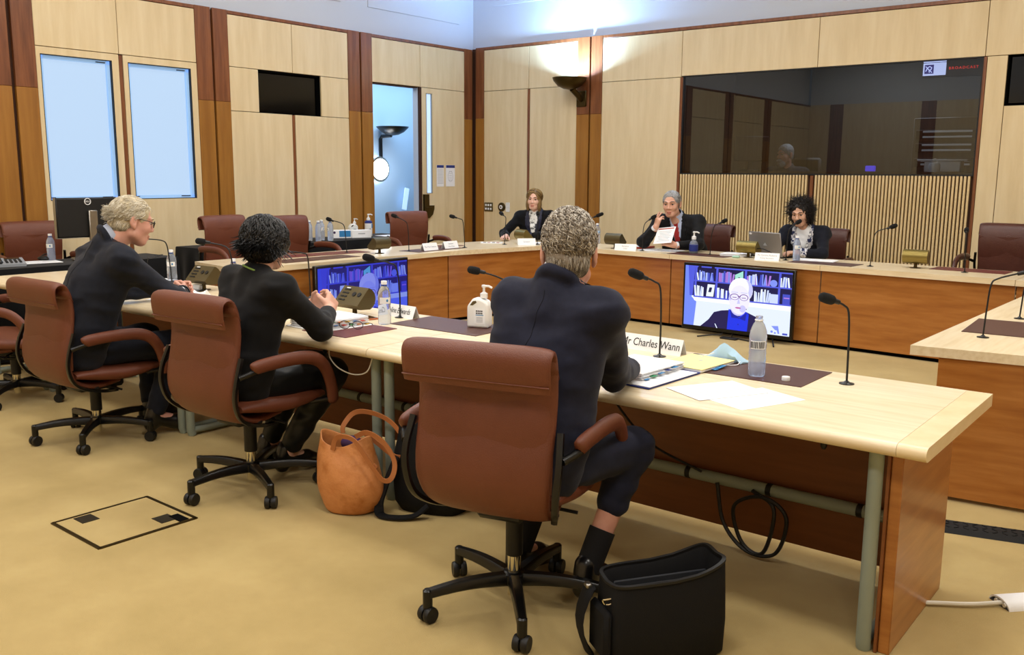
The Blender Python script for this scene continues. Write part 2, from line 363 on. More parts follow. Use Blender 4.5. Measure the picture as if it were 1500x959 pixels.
BP('mullion', -5.40, -5.365, 0, 2.62, K['jarrah'], .002, .001); BP('mullion', -2.13, -2.10, 0, 2.63, K['jarrah'], .002, .001); BP('mullion', -3.768, -3.732, 0, 1.485, K['jarrah'], -.002, .001)
sl = MB().box((0, 0, .745), (.0205, .035, 1.49), .0015).mesh('slat', K['slat'], 30)
n = 0; x = -5.345
while x < -2.14:
    if abs(x+3.75) > .026: put('slat', sl, WB, (x, YB+.012, 0))
    x += .0357
t = MB()
for x0, x1, z0, z1 in ((-1.92, -1.04, 2.155, 2.17), (-1.92, -1.04, 2.63, 2.645), (-1.925, -1.91, 2.16, 2.64), (-1.05, -1.035, 2.16, 2.64)): t.box(((x0+x1)/2, YB+.07, (z0+z1)/2), (x1-x0, .10, z1-z0))
t.box((-1.48, YB+.125, 2.4), (.9, .01, .5)); struct('trim_3', t, K['void'])
o = MB().box((-1.48, YB+.085, 2.40), (.84, .04, .44), .006).build('wall_display', K['screen_off']); tag(o, 'black switched-off display sunk in the back wall right of the dark booth window', 'display')
# booth window
w = MB()
for x0, x1, z0, z1 in ((-5.365, -2.13, 1.488, 1.505), (-5.365, -2.13, 2.622, 2.632), (-5.365, -5.352, 1.5, 2.63), (-2.143, -2.13, 1.5, 2.63)): w.box(((x0+x1)/2, YB+.03, (z0+z1)/2), (x1-x0, .06, z1-z0))
W3 = struct('window_3', w, K['plastic']); pm = MB(); pm.add([(-5.352, YB+.02, 1.505), (-2.143, YB+.02, 1.505), (-2.143, YB+.02, 2.622), (-5.352, YB+.02, 2.622)], [(0, 1, 2, 3)])
pm.build('pane', K['booth_glass'], W3)
# raised white access panels high on the plaster
for y0, y1, z0, z1 in ((8.07, 9.75, 3.48, 4.3), (5.9, 7.64, 3.48, 4.3)): slab('access_panel', XL-.06, XL-.038, y0, y1, z0, z1, K['white'], WL, .003)
slab('access_panel', -8.32, -6.95, YB+.038, YB+.06, 3.72, 4.4, K['white'], WB, .003)
# walls behind and beside the camera
for nm, ax in (('wall_right', 0), ('wall_front', 1)):
    m = MB()
    if ax == 0: m.box((XR+.05, (YF+YB)/2, 1.58), (.1, YB-YF, 3.16)); m.box((XR+.06, (YF+YB)/2, (3.16+CEIL)/2), (.1, YB-YF, CEIL-3.16), mi=1)
    else: m.box(((XL+XR)/2, YF-.05, 1.58), (XR-XL, .1, 3.16)); m.box(((XL+XR)/2, YF-.06, (3.16+CEIL)/2), (XR-XL, .1, CEIL-3.16), mi=1)
    Wq = struct(nm, m, [K['maple_v'], K['white']])
    for k in range(6):
        if ax == 0: a = YF+.3+k*2.3; slab('pilaster', XR-.012, XR, a, a+.32, 0, 3.16, K['jarrah'], Wq)
        else: a = XL+.5+k*2.1; slab('pilaster', a, a+.32, YF, YF+.012, 0, 3.16, K['jarrah'], Wq)
# luminaires in the ceiling, out of frame
fr = MB().box((0, 0, 0), (1.3, .7, .05), .01).mesh('lamp_frame', K['white'], 30); df = MB().box((0, 0, -.028), (1.2, .6, .012)).mesh('lamp_diffuser', K['diffuser'], 0)
for i, (x, y) in enumerate(LAMPS):
    L = thing('ceiling_light', 'white ceiling light panel, %s from the windowed wall and %s from the booth wall' % (('nearest', 'second', 'third', 'farthest')[i//4], ('farthest', 'third', 'second', 'nearest')[i % 4]), 'ceiling light', (x, y, CEIL-.025), 0, 'ceiling light panels')
    put('lamp_frame', fr, L); put('lamp_diffuser', df, L)

# corridor seen through the doorway
m = MB()
m.box((-10.45, 9.2, 1.5), (.1, 4.6, 3.2)); m.box((-9.6, 7.4, 1.5), (1.8, .1, 3.2)); m.box((-9.6, 11.4, 1.5), (1.8, .1, 3.2))
struct('wall_corridor', m, K['corridor']); slab('floor_corridor', -10.5, -8.75, 7.3, 11.5, -.1, 0, K['carpet']); slab('ceiling_corridor', -10.5, -8.72, 7.3, 11.5, 3.1, 3.2, K['white'])
L = thing('wall_lamp', 'dark bowl wall uplight above a bright round lamp in the corridor', 'wall lamp', (-10.40, 9.86, 1.78))
m = MB(); m.lathe([(0.02, -.11), (.09, -.10), (.17, -.06), (.235, 0), (.245, .02), (.23, .02), (.15, -.04), (.02, -.06)], 24, (.27, .02, .36)); m.build('bowl', K['gloss_black'], L)
MB().tube([(.03, 0, -.32), (.03, 0, .20), (.06, 0, .24), (.24, .02, .25)], .028, 10).build('arm', K['gloss_black'], L)
MB().lathe([(.02, -.03), (.15, -.02), (.17, 0), (.15, .05), (.08, .09), (.01, .10)], 24, (.07, -.08, -.25), RY(PI/2)).build('round_lamp', K['glow'], L)['label'] = 'brightly lit round glass'
m = MB().lathe([(.17, -.015), (.19, -.015), (.19, .015), (.17, .015)], 24, (.085, -.08, -.25), RY(PI/2)); m.build('lamp_ring', K['chrome'], L)
pl = bpy.data.lights.new('corridor_bulb', 'POINT'); pl.energy = 6; pl.color = (1, .98, .95); pl.shadow_soft_size = .1
po = bpy.data.objects.new('corridor_bulb', pl); COL.objects.link(po); po.location = (-10.1, 9.75, 1.53)
o = MB().box((0, 0, .17), (.012, .10, .34), .004, None).build('light_strip', K['slit'], None, (-10.3, 10.27, .91), (math.radians(-12), 0, 0)); tag(o, 'slanted bright white strip on the blue corridor wall', 'light strip')  # pale strip drawn with its own glow

# control booth behind the tinted glass
m = MB(); m.box((-3.75, 12.3, 1.5), (4.2, .1, 3.2)); m.box((-5.8, 11.2, 1.5), (.1, 2.2, 3.2)); m.box((-1.7, 11.2, 1.5), (.1, 2.2, 3.2))
struct('wall_booth', m, mat('booth wall', '3c3a36', .9)); slab('floor_booth', -5.9, -1.6, 10.13, 12.4, .45, .55, K['carpet']); slab('ceiling_booth', -5.9, -1.6, 10.12, 12.4, 3.15, 3.25, K['void'])
o = MB().box((-3.75, 10.55, 1.51), (3.6, .8, .04), .005).box((-3.75, 10.25, 1.02), (3.6, .04, .93)).build('booth_desk', mat('booth desk', '4a3626', .5)); tag(o, 'dim wooden control desk running behind the dark booth window', 'desk')
o = thing('booth_monitor', 'dark computer monitor beside the bearded man in the booth', 'monitor', (-4.78, 10.7, 1.53), 1.0)
MB().box((0, 0, .27), (.48, .03, .30), .008).build('screen', K['plastic'], o); MB().box((0, .03, .09), (.06, .03, .2), .005).box((0, .03, .012), (.2, .14, .02), .004).build('stand', K['plastic'], o)
o = thing('equipment_rack', 'dark equipment rack with rows of pale strips in the booth', 'rack', (-2.75, 11.75, .55))
MB().box((0, 0, .80), (.75, .6, 1.6), .01).build('cabinet', K['shelf_grey'], o)
un = MB().box((0, 0, 0), (.62, .02, .02), .003).mesh('rack_unit', K['led'], 0)
for z in (1.62, 1.66, 1.78, 1.84, 1.93, 1.99): put('rack_unit', un, o, (0, -.305, z-.55)).scale.x = .85
bx = MB().box((0, 0, 0), (.68, .02, .10), .004).mesh('rack_face', K['plastic'], 30)
for z in (1.64, 1.81, 1.96): put('rack_face', bx, o, (0, -.302, z-.55))
o = tag(MB().box((-2.56, 10.62, 1.655), (.50, .2, .02), .004).box((-2.56, 10.62, 1.59), (.36, .16, .12), .01).build('mixer_lid', K['white_plastic']), 'pale flat tray on the booth desk below the lit sign', 'tray')
o = thing('white_jug', 'small white jug with ring handle on the booth desk', 'jug', (-2.60, 10.40, 1.53))
MB().lathe([(.02, 0), (.055, 0), (.06, .03), (.058, .075), (.05, .09), (.01, .095)], 16).build('jug_body', K['white_plastic'], o)
MB().tube([(.035*math.cos(a), 0, .085+.05*math.sin(a)) for a in np.linspace(0, PI, 9)], .007, 6).build('handle', K['white_plastic'], o)
o = tag(MB().box((-3.26, 10.42, 1.565), (.10, .05, .06), .006).box((-3.26, 10.392, 1.568), (.08, .006, .035)).build('small_display', [K['blue_led']]), 'small violet glowing display on the booth desk', 'display')
o = tag(MB().box((-4.30, 11.28, 1.45), (.36, .06, .5), .05).box((-4.34, 11.10, 1.0), (.46, .44, .08), .04).box((-4.34, 11.12, .76), (.06, .06, .42)).build('booth_chair', K['plastic']), 'dark chair back behind the bearded man in the booth', 'chair')
o = thing('lit_sign', 'lit white and violet sign with red lettering inside the booth window', 'sign', (-2.46, 10.30, 2.57))
MB().box((.02, .03, 0), (.66, .05, .17), .006).build('sign_box', K['plastic'], o)
MB().box((-.19, .001, 0), (.22, .012, .125), .003).build('sign_face', K['sign_lit'], o); MB().box((-.19, .001, .075), (.22, .012, .012), .002).build('sign_bar', K['sign_lit'], o)
ic = MB(); ic.box((-.24, -.006, 0), (.088, .004, .09)); ic.build('icon_square', K['sign_icon'], o)
ic = MB(); ic.tube([(-.272, -.009, -.02), (-.255, -.009, .015), (-.235, -.009, .028), (-.215, -.009, .015), (-.222, -.009, -.005), (-.24, -.009, -.015), (-.235, -.009, -.032)], .005, 5).tube([(-.275, -.009, .03), (-.21, -.009, -.035)], .004, 5); ic.build('ear_symbol', K['sign_lit'], o)
put('sign_letters', text_mesh('BROADCAST', .036, K['sign_red'], .001, sx=1.1, sp=1.3), o, (.085, .0, .0), (PI/2, 0, 0))

# wall uplight on the back wall
s = thing('wall_sconce', 'bronze half-bowl uplight on the dark pilaster of the back wall', 'wall lamp', (-6.80, YB, 2.40))
prof = [(.015, .13), (.08, .14), (.15, .175), (.205, .235), (.22, .275), (.21, .275), (.19, .24), (.14, .19), (.07, .16), (.015, .155)]
MB().lathe(prof, 28, (-.03, -.24, 0)).build('bowl', K['dark_bronze'], s)
MB().tube([(0, -.02, .02), (0, -.05, .03), (0, -.10, .07), (-.02, -.20, .14)], .035, 12).box((0, -.012, .03), (.15, .025, .2), .008).build('bracket', K['dark_bronze'], s)
MB().ball((-.03, -.24, .21), (.06, .06, .04), 12, 8).build('bulb', K['glow'], s)
area('sconce_lamp', (-6.83, YB-.24, 2.64), (PI, 0, 0), .22, .16, 120, (.36, .60, 1.0), math.radians(150))
# plates on the back wall
o = thing('socket_plate', 'bronze six-socket plate low on the back wall by the corner', 'socket plate', (-8.35, YB-.004, 1.015))
MB().box((0, 0, 0), (.155, .012, .125), .004).build('plate', K['bronze'], o)
sk = MB().box((0, -.007, 0), (.028, .006, .03), .003).mesh('socket', K['white_plastic'], 30)
for i in range(3):
    for j in (-1, 1): put('socket', sk, o, ((i-1)*.045, 0, j*.026))
o = thing('wall_intercom', 'round dark bronze wall fitting with a white centre', 'wall fitting', (-8.11, YB-.002, 1.02))
MB().lathe([(.01, 0), (.062, 0), (.062, .012), (.05, .02), (.01, .022)], 24, (0, 0, 0), RX(PI/2)).build('rim', K['dark_bronze'], o)
MB().lathe([(.002, .02), (.028, .021), (.028, .026), (.002, .027)], 18, (0, 0, 0), RX(PI/2)).lathe([(.002, .027), (.011, .027), (.011, .03), (.002, .03)], 12, (0, 0, 0), RX(PI/2), 1).build('centre', [K['white_plastic'], K['dark_bronze']], o)
o = thing('light_switch', 'white switch plate beside the round bronze wall fitting', 'switch', (-8.005, YB-.003, 1.02)); MB().box((0, 0, 0), (.07, .01, .13), .003).build('plate', K['white_plastic'], o); MB().box((0, -.007, .01), (.018, .008, .03), .002).build('rocker', K['white_plastic'], o)
# notices on the door leaf
for y, w, lab in ((9.30, .16, 'narrow printed notice with dark header on the door leaf, left of two'), (9.505, .20, 'wider printed notice with a drawing on the door leaf, right of two')):
    o = thing('notice', lab, 'notice', (XL+.003, y, 1.445)); MB().box((0, 0, 0), (.003, w-.02, .29)).build('sheet', K['paper'], o); MB().box((.002, 0, .125), (.003, w-.025, .036)).build('header', K['navy_print'], o)
    m = MB()
    if w < .18:
        for k in range(12): m.box((.002, 0, .085-k*.017), (.002, w*.7, .004))
    else:
        m.tube([(.002, .05*math.cos(a), -.01+.07*math.sin(a)) for a in np.linspace(0, 2*PI, 18)[:-1]], .002, 4, True)
        for k in range(5): m.box((.002, 0, .06-k*.03), (.002, .06, .004))
    q = m.build('print', K['ink_grey'], o); q['kind'] = 'stuff'
# floor box, cable covers
o = thing('floor_box', 'carpet-topped floor socket box with dark metal edge and two open flaps', 'floor box', (-3.65, 1.92, 0), -.02)
m = MB()
for c, d in (((0, .215, .002), (.42, .014, .006)), ((0, -.215, .002), (.42, .014, .006)), ((-.205, 0, .002), (.014, .43, .006)), ((.205, 0, .002), (.014, .43, .006))): m.box(c, d)
m.build('edge_frame', K['dark_bronze'], o); MB().box((0, 0, .002), (.39, .41, .005)).build('lid', K['carpet'], o)
fl = MB().box((0, 0, .0052), (.085, .075, .003)).mesh('flap', mat('dark flap', '3a3428', .4, .5), 0); ho = MB().box((0, 0, .0052), (.045, .09, .003)).mesh('cable_opening', K['void'], 0)
put('flap', fl, o, (-.14, -.10, 0)); put('flap', fl, o, (.115, .12, 0)); put('cable_opening', ho, o, (.15, .165, 0.0004), (0, 0, PI/2))
o = thing('cable_ramp', 'black treadplate cable ramp crossing the carpet on the right', 'cable ramp', (-.35, 4.26, 0), .26)
MB().prism([(-.075, 0), (-.05, .016), (.05, .016), (.075, 0)], -.55, 1.2, ax=0).build('ramp', K['rubber'], o)
tr = MB().box((0, 0, .0165), (.03, .006, .004), .001, RZ(.8)).mesh('tread', K['rubber'], 0)
m = MB()
for i in range(46):
    for j in range(3): m.box((-.53+i*.037, -.032+j*.032, .017), (.024, .006, .004), 0, RZ(.8 if (i+j) % 2 else -.8))
q = m.build('tread_pattern', K['rubber'], o); q['kind'] = 'stuff'
o = thing('cord_cover', 'white half-round cord cover lying on the carpet at the right edge', 'cord cover', (-.53, 3.46, 0), .82)
sec = [(.055*math.cos(a), .030*math.sin(a)) for a in np.linspace(0, PI, 11)]; inn = [(.048*math.cos(a), .024*math.sin(a)) for a in np.linspace(PI, 0, 11)]
MB().prism([(y, z) for y, z in sec+inn], 0, 1.1, ax=0).build('shell', K['white_plastic'], o)
MB().box((.55, 0, .003), (1.1, .10, .006)).build('base', mat('dark cover lining', '3d4048', .6), o)
m = MB()
for y in (-.028, -.008, .015): m.tube([(-.004, y, .012), (.5, y, .012)], .008, 7)
m.build('inner_cords', K['white_cord'], o)
o = MB().tube(spline([(-.80, 3.24, .012), (-.70, 3.31, .012), (-.60, 3.38, .012), (-.50, 3.478, .014), (-.30, 3.69, .014)]), .008, 8).build('power_cable', K['white_cord']); tag(o, 'white cord running from the end of the table into the cord cover', 'cord')

# ================================================================ desks and tables
H = .72
def off_line(a, b, d):   # shift a segment to its left by d
    dx, dy = b[0]-a[0], b[1]-a[1]; L = math.hypot(dx, dy); nx, ny = -dy/L*d, dx/L*d
    return (a[0]+nx, a[1]+ny), (b[0]+nx, b[1]+ny)
def panel_between(a, b, z0, z1, th, m, parent, name='front_panel'):
    (c, d) = off_line(a, b, th)
    return MB().prism([a, b, d, c], z0, z1).build(name, m, parent, smooth=20)
def edge_top(poly, m, parent):
    return MB().prism(poly, H-.045, H-.0005).build('desktop', m, parent, smooth=20)
def desk_unit(label, inner, outer, m, front_mats=None):
    t = thing('desk', label, 'desk')
    edge_top(list(inner)+list(outer)[::-1], m, t)
    for a, b in zip(inner[:-1], inner[1:]):
        L = math.hypot(b[0]-a[0], b[1]-a[1]); ux, uy = (b[0]-a[0])/L*.004, (b[1]-a[1])/L*.004
        a2, b2 = off_line((a[0]+ux, a[1]+uy), (b[0]-ux, b[1]-uy), .035); panel_between(a2, b2, .035, H-.046, .025, K['cherry_x'], t)
        a3, b3 = off_line(a, b, .07); panel_between(a3, b3, .0, .04, .02, K['void'], t, 'kickboard')
    return t
A, B, C3_, D = (-6.26, 4.38), (-6.16, 6.78), (-5.875, 8.06), (1.4, 7.60)
def onCD(x): return (x, C3_[1]+(D[1]-C3_[1])*(x-C3_[0])/(D[0]-C3_[0]))
Ao, Bo, Co, Do = (-7.07, 4.50), (-6.98, 7.0), (-6.65, 8.72), (1.4, 8.36)
def outCD(x): return (x, Co[1]+(Do[1]-Co[1])*(x-Co[0])/(Do[0]-Co[0]))
# the U is walked with the people's side on its left
t = desk_unit('maple-topped desk on the left leg of the U with a screen before its cherry front', [A, B], [Ao, Bo], K['maple_y'])
a2, b2 = (-6.30, 4.46), (-7.0, 4.56); panel_between((-6.98, 4.55), (-6.32, 4.45), 0, H-.046, .03, K['cherry_x'], t, 'end_panel')
desk_unit('maple-topped corner desk at the left end of the back row', [B, C3_, onCD(-4.352)], [Bo, Co, outCD(-4.352)], K['maple_x'])
desk_unit('maple-topped desk of the back row behind the screen with the laptop on it', [onCD(-4.348), onCD(-2.832)], [outCD(-4.348), outCD(-2.832)], K['maple_x'])
desk_unit('maple-topped desk of the back row with a burgundy mat and single brass box', [onCD(-2.828), onCD(-1.302)], [outCD(-2.828), outCD(-1.302)], K['maple_x'])
desk_unit('maple-topped desk at the far right end of the back row', [onCD(-1.298), D], [outCD(-1.298), Do], K['maple_x'])
t = thing('desk', 'maple-topped desk on the right leg of the U with a large brown mat', 'desk')
edge_top([(-1.15, 4.44), (-1.08, 6.8), (-1.06, 7.6), (-.25, 7.5), (-.25, 4.55)], K['maple_y'], t)
MB().prism([(-1.03, 4.47), (-.30, 4.55), (-.30, 4.58), (-1.03, 4.50)], .02, H-.046).build('end_panel', K['cherry_x'], t, smooth=20)
MB().prism([(-1.03, 4.50), (-1.0, 4.50), (-.95, 7.6), (-.98, 7.6)], .02, H-.046).build('front_panel', K['cherry_x'], t, smooth=20)

# front row of tables
def front_table(x0, x1, label, end=0, rz=0.0):
    t = thing('table', label, 'table', ((x0+x1)/2, 3.18, 0), 0); w = (x1-x0)/2-.002; y0, y1 = -.44, .44
    sec = [(y1, H), (y1, H-.045)]+[(y0+.0225+.0225*math.cos(a), H-.0225+.0225*math.sin(a)) for a in np.linspace(-PI/2, -3*PI/2, 9)]
    xe = w-.085 if end > 0 else w
    MB().prism(sec, -w, xe, ax=0).build('tabletop', K['maple_x'], t, smooth=50)
    if end > 0: MB().prism(sec, xe+.001, w, ax=0).build('end_band', K['maple_edge'], t, smooth=50)['label'] = 'paler solid edging board with grain across'
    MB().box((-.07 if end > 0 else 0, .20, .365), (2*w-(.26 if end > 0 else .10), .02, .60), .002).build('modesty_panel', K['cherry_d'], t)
    for sx in (-1, 1):
        q = sx*(w-.04)
        if end > 0 and sx > 0: q = w-.165
        MB().tube([(q, -.34, H-.05), (q, -.34, .03), (q, -.33, .005)], .0235, 12).build('leg', K['tube_grey'], t)
        MB().tube([(q, -.34, .03), (q, -.20, .026), (q, .26, .026)], .019, 10).build('foot_rail', K['tube_grey'], t)
        MB().tube([(q, .26, H-.05), (q, .26, .0)], .0235, 12).build('leg', K['tube_grey'], t)
        if end > 0 and sx > 0:
            MB().box((w-.105, -.02, (H-.046)/2), (.036, .62, H-.046), .003).build('end_panel', K['cherry_x'], t)
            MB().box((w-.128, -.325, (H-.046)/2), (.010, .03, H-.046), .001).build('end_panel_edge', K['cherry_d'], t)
    MB().tube([(-w+.04, .155, .275), (w-.165 if end > 0 else w-.04, .155, .275)], .024, 10).build('cross_bar', K['tube_grey'], t)
    st = MB().lathe([(.0245, -.011), (.0265, -.009), (.0265, .009), (.0245, .011)], 12, (0, 0, 0), RY(PI/2)).mesh('cable_strap', K['plastic'], 30)
    for x in np.linspace(-w+.25, w-.35, max(2, int((x1-x0)/.34))): put('cable_strap', st, t, (float(x), .155, .275))
    return t
T1 = front_table(-3.0, -.64, 'long maple table nearest the camera with grey tube legs and cherry end panel', 1)
front_table(-4.63, -3.0, 'maple table joined to the long one, before the seated woman')
front_table(-6.30, -4.63, 'maple table further along the front row before the older man')
front_table(-7.15, -6.30, 'short maple table end beside the black-clothed side table')
for pts, r, lab in (([(-2.05, 3.2, .67), (-2.02, 3.2, .60), (-1.85, 3.25, .40), (-1.62, 3.30, .30)], .005, 'thin black cable sagging under the long table behind the knee'),
                    ([(-1.55, 3.3, .27), (-1.50, 3.27, .12), (-1.40, 3.27, .03), (-1.28, 3.27, .05), (-1.25, 3.28, .20), (-1.35, 3.28, .26), (-1.46, 3.27, .20), (-1.42, 3.27, .06), (-1.33, 3.27, .04), (-1.30, 3.28, .22), (-1.40, 3.3, .27)], .008, 'coiled black cable loop hanging from the bar under the long table')):
    tag(MB().tube(spline(pts, 8), r, 6).build('cable', K['plastic']), lab, 'cable')
tag(MB().tube(spline([(-3.32, 2.80, .672), (-3.30, 2.79, .63), (-3.24, 2.79, .59), (-3.14, 2.79, .575), (-3.05, 2.79, .60), (-3.02, 2.80, .672)]), .003, 6).build('cable', K['white_cord']), 'white cable drooping under the table edge beside the woman in black', 'cable')
MBc = MB()
for x in (-3.42, -2.78, -.98, -4.3):
    o = tag(MB().lathe([(.006, 0), (.011, .01), (.013, .04), (.013, .047)], 8).build('cable_clip', K['plastic'], None, (x, 2.86, H-.093)), {-3.42: 'small black clip under the table edge right beside the seated woman', -2.78: 'small black clip under the table edge between the handbag and nearest chair', -.98: 'small black clip under the table edge nearest the right-hand end', -4.3: 'small black clip under the table edge behind the woman'}[x], 'clip')

# ---------------------------------------------------------------- black-clothed side tables by the left wall
def cloth_table(x0, x1, y0, y1, label, z=.74):
    m = MB(); n = 40; rings = []
    def per(ins, zz, wav):
        P = []
        for a, b, k in (((x0, y0), (x1, y0), 30), ((x1, y0), (x1, y1), 60), ((x1, y1), (x0, y1), 30), ((x0, y1), (x0, y0), 60)):
            for i in range(k):
                f = i/k; px, py = a[0]+(b[0]-a[0])*f, a[1]+(b[1]-a[1])*f
                w = wav*math.sin((px*13+py*11)*2.1)+wav*.5*math.sin((px*29-py*23)); cx, cy = (x0+x1)/2, (y0+y1)/2
                sx, sy = 1 if px > cx else -1, 1 if py > cy else -1
                ox = sx*(w+ins) if k == 60 else sx*ins; oy = sy*(w+ins) if k == 30 else sy*ins
                P.append((px+ox, py+oy, zz))
        return P
    for ins, zz, wv in ((-.02, z, 0), (-.004, z-.002, 0), (.0, z-.012, .0), (.004, z-.10, .003), (.010, z-.35, .011), (.016, .02, .018)): rings.append(per(ins, zz, wv))
    m.loft(rings[::-1], True, True)
    return tag(m.build('tablecloth', K['cloth_black'], smooth=60), label, 'tablecloth')
cloth_table(-7.93, -7.40, 2.55, 4.55, 'black cloth over the side table with phone, monitor and papers')
cloth_table(-8.42, -7.80, 5.15, 8.0, 'black cloth over the side table with four water bottles behind the left desk')

# ---------------------------------------------------------------- chairs
def chair_parts(leather):
    P = {}
    prof = spline([(.06, .395), (-.06, .385), (-.16, .395), (-.235, .435), (-.272, .505), (-.275, .59), (-.252, .69), (-.240, .79), (-.246, .87), (-.262, .928), (-.280, .951), (-.302, .952), (-.317, .930), (-.314, .88), (-.302, .835)], 3)
    n = len(prof); rings = []; L = .0
    for i, (y, z) in enumerate(prof):
        a = np.array(prof[min(i+1, n-1)])-np.array(prof[max(i-1, 0)]); a = a/np.linalg.norm(a); nx = np.array([-a[1], a[0]])
        u = i/(n-1); hw = np.interp(u, [0, .12, .3, .55, .8, 1], [.165, .205, .236, .243, .255, .252]); th = np.interp(u, [0, .3, .6, .78, 1], [.02, .024, .022, .017, .010])
        r = []
        for k in range(20):
            w = 2*PI*k/20; c, s_ = math.cos(w), math.sin(w)
            x = hw*(abs(c)**.35)*(1 if c > 0 else -1); q = th*(abs(s_)**.75)*(1 if s_ > 0 else -1)
            wr = .020*(x/hw)**2*np.interp(u, [0, .2, .6, .8, 1], [0, .8, 1, .25, 0])
            r.append((x, y+nx[0]*q+wr, z+nx[1]*q))
        rings.append(r)
    P['backrest'] = MB().loft(rings).mesh('backrest', leather, 60)
    P['seam'] = MB().tube([(x, -.318-.002*math.cos(x*6), .856) for x in np.linspace(-.25, .25, 9)], .003, 6).mesh('seam', leather, 60)
    def pad(z0, z1, y0, y1, hw, th):
        rr = []
        for i in range(9):
            f = i/8; z = z0+(z1-z0)*f; y = y0+(y1-y0)*f-.012*math.sin(PI*f); e = math.sin(PI*min(max(f, .04), .96))**.4
            rr.append([(hw*(abs(math.cos(w))**.4)*(1 if math.cos(w) > 0 else -1)*(.97+.03*e), y+th*e*(abs(math.sin(w))**.8)*(1 if math.sin(w) > 0 else -1)+.018*(math.cos(w))**2, z) for w in [2*PI*k/20 for k in range(20)]])
        return MB().loft(rr)
    P['back_pad'] = pad(.50, .852, -.255, -.228, .235, .026).mesh('back_pad', leather, 60)
    P['head_pad'] = pad(.862, .945, -.232, -.262, .247, .024).mesh('head_pad', leather, 60)
    rr = []
    for i in range(13):
        f = i/12; y = -.225+.485*f; e = math.sin(PI*min(max(f, .03), .97))**.3; zc = .452+.012*math.cos(f*5)-.02*max(0, f-.8)*5*(f-.8)
        rr.append([(.25*(.93+.07*e)*(abs(math.cos(w))**.4)*(1 if math.cos(w) > 0 else -1), y, zc+.042*e*(abs(math.sin(w))**.7)*(1 if math.sin(w) > 0 else -1)) for w in [2*PI*k/24 for k in range(24)]])
    P['seat'] = MB().loft(rr).mesh('seat', leather, 60)
    fl = [(-.007, -.010), (.007, -.010), (.009, 0), (.007, .010), (-.007, .010), (-.009, 0)]
    for s in (-1, 1):
        P['side_bar', s] = MB().sweep(spline([(s*.258, -.235, .70), (s*.268, -.272, .60), (s*.262, -.28, .52), (s*.248, -.25, .44), (s*.215, -.17, .385), (s*.16, -.04, .345), (s*.10, .05, .325), (s*.09, .08, .322)], 4), fl, (1, 0, 0)).mesh('side_bar', K['gloss_black'], 60)
        el = [(.031*math.cos(a), .020*math.sin(a)) for a in np.linspace(0, 2*PI, 13)[:-1]]
        pth = spline([(s*.308, -.215, .650), (s*.312, -.19, .662), (s*.318, -.08, .670), (s*.320, .04, .668), (s*.319, .125, .652), (s*.316, .185, .610), (s*.311, .225, .54), (s*.304, .248, .46), (s*.301, .252, .415)], 4)
        sc = [.55, .85]+[1]*(len(pth)-4)+[.9, .6]
        P['armrest', s] = MB().sweep(pth, el, (1, 0, 0), scale=sc).mesh('armrest', leather, 70)
        P['arm_bracket', s] = MB().tube([(s*.310, -.20, .645), (s*.300, -.225, .635), (s*.275, -.262, .62)], .013, 8).mesh('arm_bracket', K['gloss_black'], 60)
    P['arm_foot', s] = MB().tube([(s*.302, .235, .440), (s*.26, .215, .430), (s*.22, .19, .42)], .012, 8).mesh('arm_foot', K['gloss_black'], 60)
    P['mechanism'] = MB().box((0, 0, .365), (.17, .26, .055), .012).box((0, -.10, .378), (.40, .035, .02), .006).box((0, .06, .335), (.21, .03, .02), .006).tube([(.08, .02, .36), (.22, .03, .35)], .006, 6).mesh('mechanism', K['plastic'], 40)
    P['column'] = MB().lathe([(.030, .185), (.030, .35)], 16).mesh('column', K['plastic'], 40)
    P['chrome_column'] = MB().lathe([(.022, .045), (.022, .075), (.024, .08), (.024, .19)], 16).mesh('chrome_column', K['chrome'], 40)
    P['base_hub'] = MB().lathe([(.03, .085), (.042, .088), (.042, .125), (.034, .132), (.02, .133)], 20).mesh('base_hub', K['gloss_black'], 40)
    lg = []
    for f in np.linspace(0, 1, 7):
        r = .03+.285*f; w = .024-.007*f; h = .022-.007*f; z = .107-.006*f+.01*math.sin(PI*f)
        lg.append([(r, w*a, z+h*b) for a, b in ((-1, -.7), (-.75, -1), (.75, -1), (1, -.7), (.9, .6), (.6, 1), (-.6, 1), (-.9, .6))])
    P['base_leg'] = MB().loft(lg).lathe([(.010, .052), (.017, .054), (.017, .112), (.012, .117)], 12, (.315, 0, 0)).mesh('base_leg', K['gloss_black'], 40)
    m = MB()
    for s in (-1, 1): m.lathe([(.006, -.010), (.026, -.011), (.0285, -.006), (.0285, .006), (.026, .011), (.006, .010)], 18, (0, s*.0145, .0285), RX(PI/2))
    m.box((0, 0, .044), (.03, .012, .03), .005); P['caster'] = m.mesh('caster', K['plastic'], 40)
    return P
CP = {'b': chair_parts(K['leather']), 'd': chair_parts(K['leather_d'])}
def chair(x, y, rz, leg0, dz, label, kind='b', group=None):
    P = CP[kind]; t = thing('office_chair', label, 'chair', (x, y, 0), math.radians(rz), group)
    for k, me in P.items():
        nm = k if isinstance(k, str) else k[0]
        if nm == 'base_leg':
            for i in range(5):
                q = put('base_leg', me, t, (0, 0, 0), (0, 0, math.radians(leg0-rz+72*i))); c = put('caster', P['caster'], q, (.315, 0, 0), (0, 0, .5*math.sin(leg0+i*2.3)))
        elif nm == 'caster': continue
        elif nm in ('chrome_column', 'base_hub'): put(nm, me, t)
        elif nm == 'column':
            q = put(nm, me, t); q.scale.z = 1+dz/.35*.9
        else: put(nm, me, t, (0, 0, dz))
    return t
chair(-1.86, 2.37, 14, 241, .018, 'brown leather office chair nearest the camera under the grey-haired man', 'b', 'brown chairs along the front tables')
chair(-3.585, 2.53, 3, 195, .0, 'brown leather office chair under the dark-haired woman in black', 'b', 'brown chairs along the front tables')
